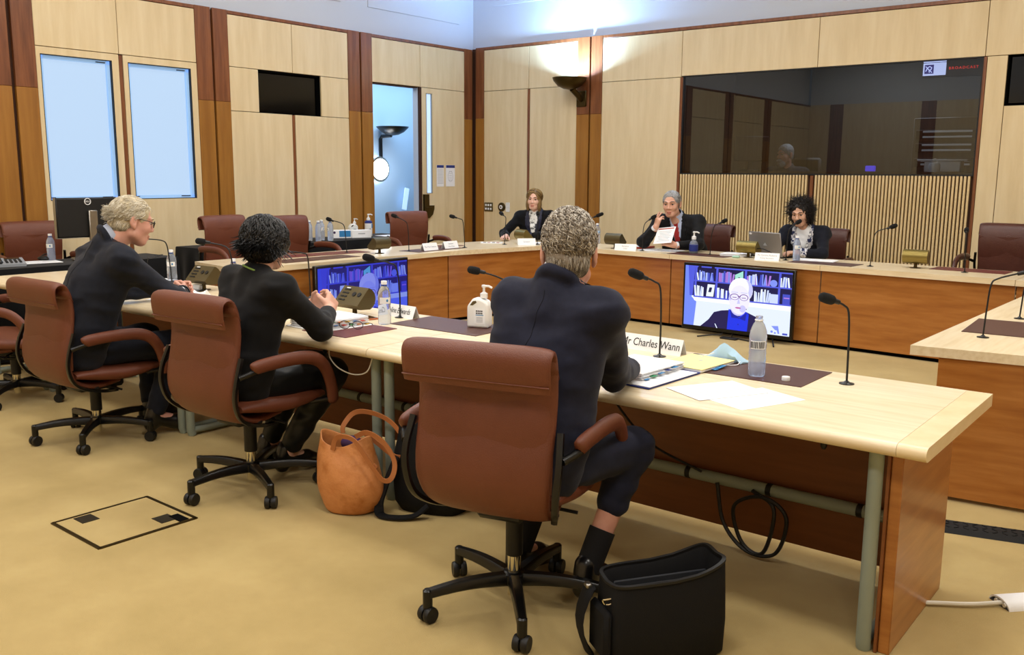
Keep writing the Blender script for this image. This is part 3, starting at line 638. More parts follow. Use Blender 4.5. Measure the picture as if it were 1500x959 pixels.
chair(-4.945, 2.48, 2, 247, -.04, 'brown leather office chair under the older man with glasses', 'b', 'brown chairs along the front tables')
chair(-6.22, 2.60, -48, 313, -.035, 'empty brown leather office chair cut off by the left edge', 'b', 'brown chairs along the front tables')
chair(-8.22, 3.74, -98, 20, .07, 'brown leather chair behind the side table with the desk phone', 'b')
chair(-7.50, 5.28, -88, 10, .10, 'brown leather chair at the left desk half hidden by the woman\'s hair', 'b', 'brown chairs behind the left desk')
chair(-7.38, 5.93, -92, 40, .08, 'brown leather chair at the left desk beside the four water bottles', 'b', 'brown chairs behind the left desk')
chair(-7.20, 7.40, -108, 30, .085, 'brown leather chair at the left desk in front of the blue doorway', 'b', 'brown chairs behind the left desk')
chair(-4.52, 8.93, 178, 12, -.01, 'dark leather chair behind the man with the red tie', 'd', 'dark chairs behind the back row')
chair(-3.33, 9.08, 182, 30, -.01, 'dark leather chair behind the curly-haired woman', 'd', 'dark chairs behind the back row')
chair(-1.62, 8.88, 178, 50, .11, 'empty dark leather chair behind the burgundy mat on the right', 'd', 'dark chairs behind the back row')

# ---------------------------------------------------------------- screens with the video call
def em(name, col, s): return mat(name, '101010', .3, emit=col, es=s)
def screen_mats(blue):
    f = lambda h: h
    return {k: em(k+('_b' if blue else ''), (v[1] if blue else v[0]), (.78 if blue else 1.12)) for k, v in {
        'wall': ('dfe9ff', '4a62ff'), 'wall2': ('6d86f0', '2b3fe8'), 'shelf': ('2a2f9a', '1c20b8'), 'shelf_d': ('0f1048', '0b0c78'), 'frame': ('4d58d8', '2f3ae0'), 'book1': ('c9d6ff', '6f86ff'),
        'book2': ('7d90ee', '4a5cf0'), 'book3': ('a878d8', '6a50e8'), 'book4': ('e8f2ff', '8fa4ff'), 'book5': ('3f4cc0', '2a34d0'), 'skin': ('e9e6ff', '7f8cff'), 'skin2': ('c5c2f2', '6a76f6'), 'hair': ('f1f0ff', '8c98ff'), 'hair2': ('c3c4f4', '6f7cf4'),
        'navy': ('14104c', '0d0d70'), 'shirt': ('1030e0', '1020d8'), 'shirt2': ('0a1c9c', '0a149c'), 'lips': ('c86aa8', '6a50d0'), 'spec': ('6a3a8a', '3a2a9a'), 'green': ('9fe0d0', '4fa0e8'), 'dark': ('0c0c30', '0a0a50'), 'glowband': ('f8fbff', '8aa0ff')}.items()}
def picture(P, w, h, parent):
    order = list(P); m = MB(); lay = [0]
    def poly(key, pts, z=None):
        lay[0] += .00004 if z is None else 0
        m.add([((x-.5)*w, -.0015-lay[0], (1-y)*h) for x, y in pts], [tuple(range(len(pts)))], order.index(key))
    def rect(k, x0, y0, x1, y1, sk=0): poly(k, [(x0+sk, y0), (x1+sk, y0), (x1, y1), (x0, y1)])
    def ell(k, cx, cy, rx, ry, n=24, a0=0, a1=2*PI): poly(k, [(cx+rx*math.cos(a0+(a1-a0)*i/n), cy+ry*math.sin(a0+(a1-a0)*i/n)) for i in range(n)])
    rect('wall', 0, 0, 1, 1); poly('wall2', [(0, 0), (.11, 0), (.07, .52), (.12, .6), (.10, 1), (0, 1)]); poly('frame', [(.03, 0), (.12, 0), (.08, .5), (.05, .5)])
    poly('shelf_d', [(.10, 0), (1, 0), (1, .50), (.08, .50)]); poly('glowband', [(.08, .52), (1, .52), (1, .60), (.10, .58)])
    rng = random.Random(5)
    for y in (.0, .235, .5):
        rect('frame', .09, y, 1, y+.022)
    for x in (.10, .305, .575, .885): poly('frame', [(x, 0), (x+.02, 0), (x+.012, .51), (x-.008, .51)])
    def books(x0, x1, yb, hh, keys):
        x = x0
        while x < x1:
            b = rng.uniform(.008, .017); k = rng.choice(keys); s = rng.choice((0, 0, 0, .012, -.012)); rect(k, x, yb-hh*rng.uniform(.72, 1), x+b, yb, s); x += b+.0015
    a = ['book1', 'book2', 'book4', 'book4', 'book5']; b = ['book1', 'book2', 'book3', 'book3', 'book4', 'book5']
    books(.125, .28, .235, .17, a); books(.33, .47, .235, .19, b); books(.595, .80, .235, .18, b); books(.90, .985, .235, .17, a)
    books(.105, .18, .50, .19, a); rect('book4', .215, .29, .285, .49, .012); rect('shelf_d', .235, .34, .262, .42, .01); books(.32, .44, .50, .17, a); books(.67, .80, .50, .21, ['book4', 'book1', 'book4']); rect('book1', .81, .355, .885, .50); rect('book5', .925, .34, .99, .5); rect('book3', .935, .39, .985, .41)
    ell('book2', .84, .185, .033, .055); poly('green', [(.485, .10), (.56, .03), (.565, .25), (.49, .27)]); ell('dark', .525, .15, .012, .018, 10)
    rect('dark', .13, 0, .29, .03); rect('frame', .16, .0, .26, .022)
    poly('navy', [(.17, 1), (.25, .87), (.30, .74), (.37, .70), (.45, .68), (.60, .68), (.72, .76), (.76, .86), (.78, 1)])
    poly('shirt', [(.44, .66), (.43, 1), (.62, 1), (.63, .72), (.60, .68), (.54, .78)]); poly('shirt2', [(.45, .66), (.47, .80), (.54, .80), (.515, .74)]); poly('shirt2', [(.61, .69), (.60, .83), (.54, .80), (.57, .76)])
    ell('skin2', .53, .62, .075, .14); ell('hair', .545, .34, .112, .20); ell('hair2', .59, .33, .066, .16); ell('hair', .565, .31, .055, .155)
    ell('skin', .535, .50, .097, .235); ell('skin2', .452, .47, .014, .05, 12); ell('skin2', .57, .64, .03, .06, 12)
    for cx in (.49, .577):
        ell('spec', cx, .455, .042, .052, 20); ell('skin', cx, .457, .036, .043, 20); rect('spec', cx-.02, .458, cx+.02, .468); rect('hair2', cx-.03, .375, cx+.03, .386)
    rect('spec', .52, .44, .548, .452); poly('skin2', [(.53, .46), (.545, .56), (.515, .565)]); ell('lips', .527, .63, .028, .014, 14); rect('spec', .50, .629, .554, .633)
    ell('shirt2', .54, .80, .006, .01, 8); ell('shirt2', .535, .90, .006, .01, 8); poly('wall', [(.31, .93), (.318, .93), (.34, 1), (.33, 1)])
    ell('dark', .605, .64, .005, .008, 8); poly('book2', [(.84, .86), (.90, .85), (.915, .97), (.90, .975), (.89, .92), (.875, .92)]); ell('book2', .845, .95, .012, .02, 10); ell('book2', .875, .965, .010, .015, 10); rect('book5', .94, .955, .985, .985)
    return m.build('picture', [P[k] for k in order], parent, smooth=0)
def tv(loc, rz, w, h, blue, label):
    t = thing('television', label, 'television', loc, rz)
    MB().box((0, .03, h/2), (w, .045, h), .006).box((0, .06, h*.42), (w*.6, .03, h*.5), .01).build('housing', K['gloss_black'], t)
    pw, ph = w-.045, h-.06;
    p = picture(screen_mats(blue), pw, ph, t); p.location = (0, .0065, .036)
    MB().tube([(-.12, .03, .04), (-.13, .02, -.02), (-.30, -.14, loc[2]*-1+.008)], .007, 6).tube([(-.02, .02, .02), (-.02, .0, -loc[2]+.008), (.24, -.07, -loc[2]+.008)], .006, 6).tube([(.36, .03, .03), (.37, .02, -.02), (.46, -.16, -loc[2]+.008)], .007, 6).box((-.02, -.05, -loc[2]+.008), (.16, .07, .014), .004).build('stand', K['plastic'], t)
    return t
tv((-3.562, 7.79, .045), math.radians(-1.5), 1.10, .625, False, 'flat television on the floor before the back row showing a woman in glasses')
tv((-6.06, 5.545, .08), math.radians(91.5), 1.13, .63, True, 'bluer flat television on the floor before the left desk, partly behind the brass box')

# ================================================================ things on the desks
def mic(x, y, path, label, first=None):
    t = thing('gooseneck_microphone', label, 'microphone', (x, y, H), 0, 'gooseneck microphones')
    MB().lathe([(.005, 0), (.028, 0), (.028, .003), (.012, .006), (.007, .012), (.004, .013)], 16).build('base_plate', K['gloss_black'], t)
    P = [(0, 0, .008)]+path; neck = spline(P[:-1], 5)
    MB().tube(neck, .0042, 7).build('stem', K['plastic'], t)
    a, b = Vector(P[-2]), Vector(P[-1]); d = (b-a); L = max(d.length, .055); d.normalize(); q = d.to_track_quat('Z', 'Y').to_matrix()
    MB().lathe([(.005, -.030), (.009, -.026), (.010, 0)], 12, a, q).build('collar', K['plastic'], t)
    MB().lathe([(.004, -.002), (.014, 0), (.0185, .008), (.020, L*.45), (.0185, L*.85), (.013, L), (.004, L+.004)], 16, a, q).build('windshield', K['foam'], t)
    return t
MICS = [
 (-5.857, 3.54, [(-0.019, 0.0, 0.16), (-0.026, -0.01, 0.265), (-0.026, -0.05, 0.296), (-0.036, -0.14, 0.309), (-0.081, -0.17, 0.309), (-0.108, -0.19, 0.304)], 'gooseneck microphone bending towards the older man with glasses'),
 (-4.741, 3.286, [(-0.016, 0.0, 0.166), (-0.027, -0.01, 0.29), (-0.057, -0.03, 0.33), (-0.119, -0.1, 0.351), (-0.125, -0.11, 0.354), (-0.163, -0.15, 0.362)], 'gooseneck microphone rising between the older man and the woman in black'),
 (-4.501, 3.66, [(-0.006, 0.0, 0.153), (-0.005, -0.01, 0.256), (-0.022, -0.03, 0.279), (-0.085, -0.1, 0.291), (-0.085, -0.12, 0.296), (-0.112, -0.15, 0.305)], 'gooseneck microphone just before the face of the woman in black'),
 (-3.519, 3.467, [(0, 0.0, 0.13), (-0.011, -0.01, 0.267), (-0.031, -0.04, 0.297), (-0.056, -0.11, 0.315), (-0.067, -0.12, 0.319), (-0.096, -0.17, 0.337)], 'gooseneck microphone crossing the bluer screen behind the capped bottle'),
 (-2.839, 3.60, [(-0.01, 0.0, 0.133), (-0.025, -0.01, 0.221), (-0.065, -0.05, 0.26), (-0.115, -0.11, 0.285), (-0.124, -0.12, 0.289), (-0.167, -0.16, 0.301)], 'gooseneck microphone above the hand sanitiser jug'),
 (-1.91, 3.439, [(0.001, 0.0, 0.155), (-0.002, -0.01, 0.297), (-0.022, -0.03, 0.327), (-0.042, -0.07, 0.346), (-0.05, -0.08, 0.349), (-0.084, -0.13, 0.373)], 'gooseneck microphone in front of the Charles Wann name card'),
 (-1.107, 3.437, [(-0.003, 0.0, 0.162), (-0.007, -0.01, 0.272), (-0.02, -0.03, 0.301), (-0.035, -0.07, 0.317), (-0.042, -0.08, 0.322), (-0.073, -0.13, 0.34)], 'gooseneck microphone standing alone near the end of the long table'),
 (-6.771, 5.965, [(-0.014, 0.0, 0.164), (-0.03, 0.0, 0.256), (-0.065, -0.02, 0.288), (-0.163, -0.03, 0.304), (-0.182, -0.03, 0.307), (-0.22, -0.04, 0.319)], 'gooseneck microphone on the left desk in front of the four bottles'),
 (-6.442, 6.482, [(-0.002, 0.0, 0.155), (-0.019, 0.0, 0.268), (-0.041, -0.02, 0.302), (-0.116, -0.03, 0.33), (-0.135, -0.03, 0.336), (-0.192, -0.04, 0.354)], 'gooseneck microphone in front of the chair by the blue doorway'),
 (-6.336, 7.196, [(-0.005, 0.0, 0.125), (-0.024, 0.0, 0.273), (-0.044, -0.02, 0.297), (-0.092, -0.03, 0.31), (-0.111, -0.03, 0.313), (-0.169, -0.04, 0.326)], 'gooseneck microphone on the corner desk right behind the two name cards'),
 (-6.296, 7.81, [(0.008, 0.0, 0.171), (0.017, 0.0, 0.283), (-0.026, 0.03, 0.306), (-0.067, 0.05, 0.319), (-0.071, 0.05, 0.322), (-0.13, 0.08, 0.342)], 'gooseneck microphone left of the fair-haired woman'),
 (-6.034, 8.057, [(0.003, 0.0, 0.134), (0.006, 0.0, 0.246), (-0.01, 0.02, 0.282), (-0.033, 0.05, 0.31), (-0.033, 0.05, 0.313), (-0.066, 0.09, 0.345)], 'gooseneck microphone upright before the chest of the fair-haired woman'),
 (-5.487, 8.163, [(-0.004, 0.0, 0.159), (0.011, 0.0, 0.26), (0.04, 0.02, 0.296), (0.097, 0.05, 0.318), (0.114, 0.05, 0.326), (0.179, 0.08, 0.356)], 'gooseneck microphone half hidden by the grey hair of the nearest man'),
 (-4.765, 8.151, [(0.001, 0.0, 0.187), (0.015, 0.0, 0.264), (0.033, 0.02, 0.298), (0.061, 0.04, 0.319), (0.063, 0.05, 0.326), (0.09, 0.07, 0.347)], 'gooseneck microphone to the left of the man with the red tie'),
 (-4.032, 8.19, [(0.009, 0.0, 0.186), (0.034, 0.0, 0.279), (0.06, 0.01, 0.3), (0.089, 0.03, 0.313), (0.096, 0.03, 0.317), (0.132, 0.05, 0.34)], 'gooseneck microphone right of the small blue-labelled pump bottle'),
 (-3.25, 8.145, [(0.005, 0.0, 0.194), (0.016, 0.0, 0.275), (0.036, 0.01, 0.307), (0.062, 0.02, 0.332), (0.065, 0.03, 0.338), (0.096, 0.06, 0.363)], 'gooseneck microphone before the chin of the curly-haired woman'),
 (-2.477, 8.096, [(0.011, 0.0, 0.206), (0.02, 0.0, 0.271), (0.043, 0.02, 0.306), (0.117, 0.05, 0.334), (0.128, 0.05, 0.337), (0.174, 0.08, 0.358)], 'gooseneck microphone bending right against the slatted wall'),
 (-1.729, 8.109, [(-0.008, 0.0, 0.161), (-0.012, 0.0, 0.271), (-0.018, 0.02, 0.303), (-0.023, 0.04, 0.324), (-0.025, 0.05, 0.329), (-0.035, 0.1, 0.348)], 'gooseneck microphone in front of the empty dark chair on the right'),
 (-0.934, 4.884, [(0.006, 0.0, 0.149), (0.015, 0.0, 0.26), (0.038, 0.02, 0.289), (0.113, 0.05, 0.316), (0.14, 0.06, 0.323), (0.204, 0.08, 0.343)], 'nearer gooseneck microphone on the right desk, bending out past the mat'),
 (-0.91, 5.668, [(0.004, 0.0, 0.083), (0.01, 0.0, 0.171), (0.027, 0.02, 0.2), (0.086, 0.05, 0.225), (0.098, 0.06, 0.229), (0.151, 0.08, 0.25)], 'farther gooseneck microphone on the right desk beyond the mat'),
]
for x, y, p, l in MICS: mic(x, y, p, l)

# bronze console boxes: a half round drum with a flat sloping face towards the speaker (local -y)
def console(x, y, rz, label, m='bronze', L=.20):
    t = thing('console_box', label, 'speaker box', (x, y, H), math.radians(rz), 'bronze console boxes'); r = .062; zc = .098
    a0, a1 = math.radians(-68), math.radians(74); tl = math.radians(0)
    arc_ = [(.0+r*math.cos(a), zc+r*math.sin(a)) for a in np.linspace(a0, a1, 16)]
    sec = arc_+[(-.066, zc-.030), (-.044, zc-.054)]
    MB().prism(sec, -L/2, L/2, ax=0).build('drum', K[m], t, smooth=35)
    MB().lathe([(.045, 0), (.045, .004), (.014, .008), (.012, .05)], 16, (0, 0, 0)).build('foot', K['dark_bronze'], t)
    p0, p1 = np.array(arc_[-1]), np.array((-.066, zc-.030)); d = (p1-p0); Lf = np.hypot(*d); d /= Lf; ang = math.atan2(d[1], d[0])
    R = Matrix(((1, 0, 0), (0, d[0], -d[1]), (0, d[1], d[0]))); n = Vector((0, -d[1], d[0])) * -1
    if n.y > 0: n = -n
    def on(u, v): q = p0+d*(v*Lf); return Vector((u*L, q[0], q[1]))+n*.001
    kp = MB()
    for i in range(2):
        for j in range(4): kp.box(on(-.33+.14*i, .2+.19*j), (.022, .009, .004), 0, R)
    kp.build('button_pad', K['plastic'], t)
    dl = MB()
    for u in (.10, .31): dl.lathe([(.002, 0), (.014, 0), (.014, .003), (.002, .0032)], 14, on(u, .42), n.to_track_quat('Z', 'Y').to_matrix())
    dl.build('dial', K['plastic'], t)
    MB().box(on(-.26, .12), (.03, .006, .003), 0, R).build('display_strip', K['white_plastic'], t)
    return t
console(-5.33, 3.45, 4, 'bronze console box beside the clasped hands of the older man')
console(-3.76, 3.36, -3, 'bronze console box before the hands of the woman in black', 'bronze', .205)
console(-6.485, 6.127, -90, 'bronze console box on the left desk above the bluer screen')
console(-6.23, 8.06, 160, 'brass console box before the fair-haired woman', 'brass')
console(-5.124, 8.20, 176, 'bronze console box beside the water bottle and red folder', 'bronze')
console(-3.632, 8.18, 176, 'bronze console box left of the laptop', 'brass')
console(-2.14, 8.22, 182, 'brass console box alone on the desk before the slatted wall', 'brass')

def flat(name, pts, z, th, m, label, cat, group=None, kids=None):
    c = np.mean(np.array(pts), axis=0)
    o = MB().prism([(p[0]-c[0], p[1]-c[1]) for p in pts], 0, th).build(name, m, None, (c[0], c[1], z), smooth=20); return tag(o, label, cat, group)
def rect(cx, cy, w, d, rz):
    a = math.radians(rz); c, s = math.cos(a), math.sin(a)
    return [(cx+x*c-y*s, cy+x*s+y*c) for x, y in ((-w/2, -d/2), (w/2, -d/2), (w/2, d/2), (-w/2, d/2))]
g = 'leather desk mats'
for pts, m, l in ((rect(-3.125, 3.45, .58, .32, 1), 'mat_brown', 'brown desk mat under the hand sanitiser jug'), (rect(-3.43, 3.03, .32, .34, 0), 'mat_red', 'burgundy desk mat under the folded glasses'),
                  (rect(-1.52, 3.43, .605, .33, 0), 'mat_brown', 'brown desk mat under the uncapped water bottle'), (rect(-4.62, 3.50, .30, .30, 0), 'mat_brown', 'brown desk mat beyond the woman in black, by her microphone'),
                  (rect(-6.50, 5.35, .26, .85, 0), 'mat_brown', 'brown desk mat nearer the edge of the left desk'), (rect(-6.83, 5.70, .26, .95, -6), 'mat_red', 'burgundy desk mat before the chair beside the four bottles'),
                  (rect(-6.42, 6.80, .27, .70, 2), 'mat_brown', 'brown desk mat under the two name cards on the left desk'), (rect(-6.62, 7.25, .22, .30, 0), 'mat_red', 'small burgundy mat corner on the corner desk'),
                  (rect(-4.09, 8.12, .62, .26, -3), 'mat_brown', 'brown desk mat under the blue-labelled pump bottle'), (rect(-2.87, 8.10, .58, .28, -3), 'mat_brown', 'brown desk mat right of the curly-haired woman'),
                  (rect(-1.73, 8.32, .58, .26, -3), 'mat_red', 'burgundy desk mat before the empty dark chair on the right'), (rect(-.78, 5.27, .58, .52, 3), 'mat_brown', 'large brown mat on the right desk')):
    flat('desk_mat', pts, H, .003, K[m], l, 'desk mat', g)

def bottle(x, y, z, label, m='water', cap=True, code=False, h=.225, group='clear water bottles', s=1.0):
    t = thing('water_bottle', label, 'bottle', (x, y, z), random.Random(x).uniform(0, 6), group)
    pr = [(.004, .002), (.029, 0), (.033, .006), (.0335, .045), (.0318, .052), (.0335, .059), (.0318, .075), (.0335, .082), (.0318, .098), (.0335, .105), (.0335, .145), (.031, .165), (.022, .188), (.0145, .198), (.0135, .210), (.0135, .218), (.010, .219)]
    MB().lathe([(r, q*h/.225) for r, q in pr], 20).build('bottle_body', K[m], t, smooth=60)
    MB().lathe([(.0138, h-.026), (.0165, h-.025), (.0165, h-.021), (.0138, h-.020)], 16).build('neck_ring', K['blue_cap'] if cap else K['white_plastic'], t)
    if cap: MB().lathe([(.0155, h-.018), (.0158, h-.002), (.0145, h), (.002, h+.0005)], 16).build('cap', K['white_plastic'], t)
    lb = MB(); n = 10
    for k in range(n): a = -.9+1.8*k/(n-1); lb.v += [(.0342*math.cos(a), .0342*math.sin(a), q) for q in (.110, .142)]
    lb.f = [(2*k, 2*k+2, 2*k+3, 2*k+1) for k in range(n-1)]; lb.m = [0]*len(lb.f); lb.build('label', K['milk_plastic'] if not code else K['card'], t)
    if code:
        br = MB()
        for k in range(9): a = -.8+1.5*k/8; br.box((.0346*math.cos(a), .0346*math.sin(a), .126), (.0012, .0035 if k % 3 else .0045, .026), 0, RZ(a))
        br.build('bar_code', K['ink'], t)
    else: MB().ball((.0335*math.cos(.3), .0335*math.sin(.3), .126), (.003, .006, .008), 8, 6, 0, RZ(.3)).build('drop_mark', K['blue_print'], t)
    return t
bottle(-1.425, 3.34, H+.003, 'uncapped bluish water bottle on the brown mat near the loose white cap', 'water_blue', False, True, h=.243).rotation_euler.z = -1.15
bottle(-3.427, 3.265, H, 'capped clear water bottle next to the folded glasses').rotation_euler.z = -.6
bottle(-5.90, 3.57, H, 'capped water bottle beyond the clasped hands of the older man').rotation_euler.z = -.7
bottle(-5.02, 3.47, H, 'water bottle with only its cap showing behind the shoulder of the woman in black')
bottle(-5.62, 8.62, H, 'capped water bottle behind the bronze box and red folder')
bottle(-3.158, 8.16, H, 'bluish capped water bottle beside the laptop', 'water_blue')
bottle(-7.80, 3.62, .742, 'bluish capped water bottle on the side table by the desk phone', 'water_blue')
for x, y, l in ((-7.98, 6.50, 'leftmost of four water bottles on the black-clothed side table'), (-7.86, 6.525, 'second from left of four water bottles on the side table'), (-7.99, 6.68, 'third of four water bottles on the side table, set back'), (-7.855, 6.69, 'rightmost of four water bottles on the black-clothed side table')):
    bottle(x, y, .742, l, 'water_blue')
o = tag(MB().lathe([(.002, .001), (.0155, 0), (.016, .002), (.0158, .013), (.0145, .015), (.002, .015)], 18).build('bottle_cap', K['white_plastic'], None, (-1.303, 3.333, H+.003)), 'loose white bottle cap lying on the brown mat', 'bottle cap')

# name cards: folded tents
def card(x, y, rz, w, h, lines, size, label, dark=True, z=H):
    t = thing('name_card', label, 'name card', (x, y, z), math.radians(rz), 'folded white name cards'); d = h*.42; th = .0012
    for s in (-1, 1):
        MB().add([(-w/2, s*d, 0), (w/2, s*d, 0), (w/2, 0, h), (-w/2, 0, h), (-w/2, s*(d-th*2), 0), (w/2, s*(d-th*2), 0), (w/2, 0, h-th*3), (-w/2, 0, h-th*3)],
                 [(0, 1, 2, 3), (4, 5, 6, 7), (0, 1, 5, 4), (1, 2, 6, 5), (2, 3, 7, 6), (3, 0, 4, 7)]).build('card_leaf', K['card'], t, smooth=0)
    a = math.atan2(h, d)
    for i, tx in enumerate(lines):
        f = .5 if len(lines) == 1 else (.66 if i == 0 else .30); sz = size if i == 0 else size*.85
        me = text_mesh(tx, sz, K['ink'] if dark else K['ink_grey'], .0002, sx=(.82 if w > .3 else .68) if dark else 1.0); put('lettering', me, t, (w*.06 if w > .3 else 0, -d*(1-f)-.0012, h*f+.0005), (a, 0, 0))
    return t
card(-2.02, 3.53, -2, .36, .068, ['Mr Charles Wann'], .050, 'white name card reading Mr Charles Wann')
card(-3.555, 3.495, -3, .275, .066, ['Caroline Edwards'], .044, 'white name card ending in Edwards behind the capped bottle')
card(-6.37, 6.70, 88, .20, .075, ['The Hon Senator'], .024, 'left of two white name cards on the left desk', False)
card(-6.39, 7.03, 87, .20, .075, ['Senator', 'Vice Chair'], .024, 'right of two white name cards on the left desk', False)
card(-6.08, 7.92, 52, .20, .072, ['Senator'], .024, 'white name card before the fair-haired woman', False)
card(-4.91, 8.06, 22, .22, .066, ['Senator', 'Chair'], .024, 'white two-line name card left of the man with the red tie', False)
card(-3.375, 8.02, 10, .22, .068, ['Ms Cynthia Roberts', 'Acting Secretary'], .022, 'white two-line name card in front of the laptop', False)

# papers
def sheet_lines(o, w, d, n, z, m, x0=-.4, x1=.4, tilt=0):
    q = MB(); rng = random.Random(int(w*1000)+n)
    for k in range(n):
        y = d*(.36-.72*k/max(1, n-1)); e = x1-rng.random()*.25; q.box(((x0+e)/2*w, y, z), ((e-x0)*w, d*.007, .0003))
    r = q.build('print', m, o); r['kind'] = 'stuff'; return r
def papers(name, x, y, z, w, d, rz, th, label, cat, m='paper', n=8, sheets=1, group=None):
    t = thing(name, label, cat, (x, y, z), math.radians(rz), group); rng = random.Random(int(abs(x)*100))
    for k in range(sheets):
        h = th/sheets; MB().box((rng.uniform(-.004, .004)*(sheets > 1), rng.uniform(-.004, .004)*(sheets > 1), h*(k+.5)), (w, d, h*.9), .0).build('sheet', K[m], t, None, (0, 0, rng.uniform(-.02, .02)*(sheets > 1)))
    if n: sheet_lines(t, w, d, n, th+.0004, K['ink_grey'])
    return t
papers('paper_sheet', -1.435, 3.015, H, .21, .297, -28, .0015, 'loose printed sheet lying across the long table, upper of two', 'paper').location.z = H+.0016
papers('paper_sheet', -1.285, 2.99, H, .21, .297, -22, .0012, 'loose printed sheet partly under another near the table edge', 'paper', n=0)
t = thing('document_binder', 'thick open document stack with coloured tabs under the right arm of the nearest man', 'binder', (-1.79, 3.08, H), math.radians(-3))
MB().box((.0, -.02, .004), (.34, .37, .006), .002).build('cover', K['navy_print'], t); MB().box((.10, -.03, .0085), (.14, .34, .002)).build('cover_sheet', K['paper'], t)
for k in range(8): MB().box((-.03+.004*math.sin(k*2), .02+.004*math.cos(k*3), .010+k*.0036), (.24, .30, .0030)).build('sheet', K['paper'], t, None, (0, 0, .012*math.sin(k*1.7)))
for k, cc in enumerate(('blue_print', 'green', 'blue_print', 'navy_print', 'blue_print')):
    if cc == 'green': K.setdefault('green', mat('green tab', '3a9a6a', .6))
    MB().box((.096, -.11+k*.05, .014+k*.004), (.022, .03, .0012)).build('tab', K[cc], t)
sheet_lines(t, .22, .26, 5, .0395, K['ink_grey'])
t = thing('notepad', 'yellow notepad with blue tabs lying on the brown mat', 'notepad', (-1.70, 3.375, H+.003), math.radians(-4))
MB().box((0, 0, .006), (.20, .26, .010), .002).build('page_block', K['paper'], t); MB().box((0, 0, .0125), (.205, .262, .003), .001).build('top_page', K['yellow_paper'], t); MB().box((0, .03, .0143), (.02, .012, .0003)).build('crest_print', K['ink_grey'], t)
for k in range(3): MB().box((.108, -.04+.03*k, .004+.002*k), (.022, .03, .001)).build('tab', K['blue_print'], t)
t = thing('face_mask', 'pale blue face mask folded up behind the yellow notepad', 'face mask', (-1.655, 3.555, H+.003), math.radians(-20))
m = MB(); rr = []
for i in range(13):
    u = i/12; x = -.085+.19*u; zt = np.interp(u, [0, .25, .45, .55, .8, 1], [.012, .055, .075, .060, .045, .008])
    rr.append([(x, -.045+.03*u, .001), (x+.004, -.028, zt*.6+.004*math.sin(i*2)), (x, -.005+.004*math.sin(i), zt), (x, .02, zt*.55), (x, .045, .002), (x, 0, .0)])
m.loft(rr); m.build('mask_body', K['mask_blue'], t, smooth=50)
MB().tube(spline([(-.08, -.03, .01), (-.10, -.07, .008), (-.06, -.10, .010), (-.02, -.05, .03)]), .0018, 5).tube(spline([(.10, -.02, .01), (.12, -.06, .004), (.08, -.10, .003), (.06, -.05, .012)]), .0018, 5).build('ear_loop', K['card'], t)
t = thing('document_binder', 'stack of papers with red, green and yellow tabs under the clasped hands of the woman', 'binder', (-3.60, 3.05, H), math.radians(-4))
MB().box((0, 0, .003), (.30, .33, .005), .001).build('cover', K['card'], t)
for k in range(9): MB().box((-.005+.003*math.sin(k*2), .004*math.cos(k*3), .007+k*.0048), (.25, .30, .0042)).build('sheet', K['paper'], t, None, (0, 0, .01*math.sin(k*1.9)))
cols = [mat('tab colour %s' % c, c, .6) for c in ('c23b2a', 'e0b52a', '3f8f4a', '2f6fb0', 'd07a2a')]
for k in range(12): MB().box((.122+.004*(k % 3), -.13+k*.024, .010+.003*(k*5 % 11)), (.018, .022, .0025)).build('tab', cols[k % 5], t)
o = tag(MB().tube([(0, 0, 0), (-.01, .05, .045), (-.012, .062, .056)], [.0035, .004, .002], 8).build('pen', K['white_plastic'], None, (-3.60, 3.02, .835), (0, 0, .2)), 'white pen held in the fingers of the woman in black', 'pen')
t = thing('smartphone', 'dark smartphone in an orange case beside the woman\'s papers', 'phone', (-3.64, 3.33, H), math.radians(-12))
MB().box((0, 0, .0045), (.15, .075, .008), .003).build('case', K['orange'], t); MB().box((0, 0, .0088), (.142, .068, .001)).build('screen', K['screen_off'], t)
t = thing('smartphone', 'black smartphone by the clasped hands of the older man', 'phone', (-5.33, 3.36, H), math.radians(8)); MB().box((0, 0, .006), (.15, .075, .010), .004).build('case', K['plastic'], t); MB().box((0, 0, .0113), (.142, .068, .001)).build('screen', K['screen_off'], t)
t = thing('spectacles', 'folded dark-framed glasses lying open on the burgundy mat', 'glasses', (-3.42, 3.03, H+.004), math.radians(28))
for s in (-1, 1):
    rim = [(s*.034+.026*math.cos(a)*(1+.08*math.cos(2*a)), 0, .022+.020*math.sin(a)) for a in np.linspace(0, 2*PI, 21)[:-1]]
    MB().tube(rim, .0019, 6, True).build('rim', K['gloss_black'], t); MB().add(rim, [tuple(range(20))]).build('lens', K['lens'], t)
    MB().tube(spline([(s*.062, .001, .030), (s*.066, .05, .026), (s*.064, .11, .014), (s*.062, .145, .003)]), .0020, 6).build('temple', K['gloss_black'], t)
MB().tube(spline([(-.009, 0, .026), (0, -.002, .030), (.009, 0, .026)]), .0018, 6).build('bridge', K['gloss_black'], t)
t = thing('folded_mask', 'white folded mask standing beside the black smartphone', 'face mask', (-5.06, 3.20, H), math.radians(20))
m = MB(); m.loft([[(-.10+.2*u, -.05+.02*math.sin(3*u), .001), (-.10+.2*u, -.01, .055+.03*math.sin(5*u+1)), (-.10+.2*u, .0, .062+.03*math.sin(5*u+1)), (-.10+.2*u, .05, .001)] for u in np.linspace(0, 1, 9)]); m.build('mask_body', K['card'], t, smooth=50)
MB().tube(spline([(-.1, -.02, .03), (-.13, -.02, .06), (-.11, 0, .075), (-.09, 0, .06)]), .002, 5).build('ear_loop', K['card'], t)
papers('paper_sheet', -5.15, 3.12, H, .21, .297, 30, .002, 'white papers beside the clasped hands of the older man', 'paper')
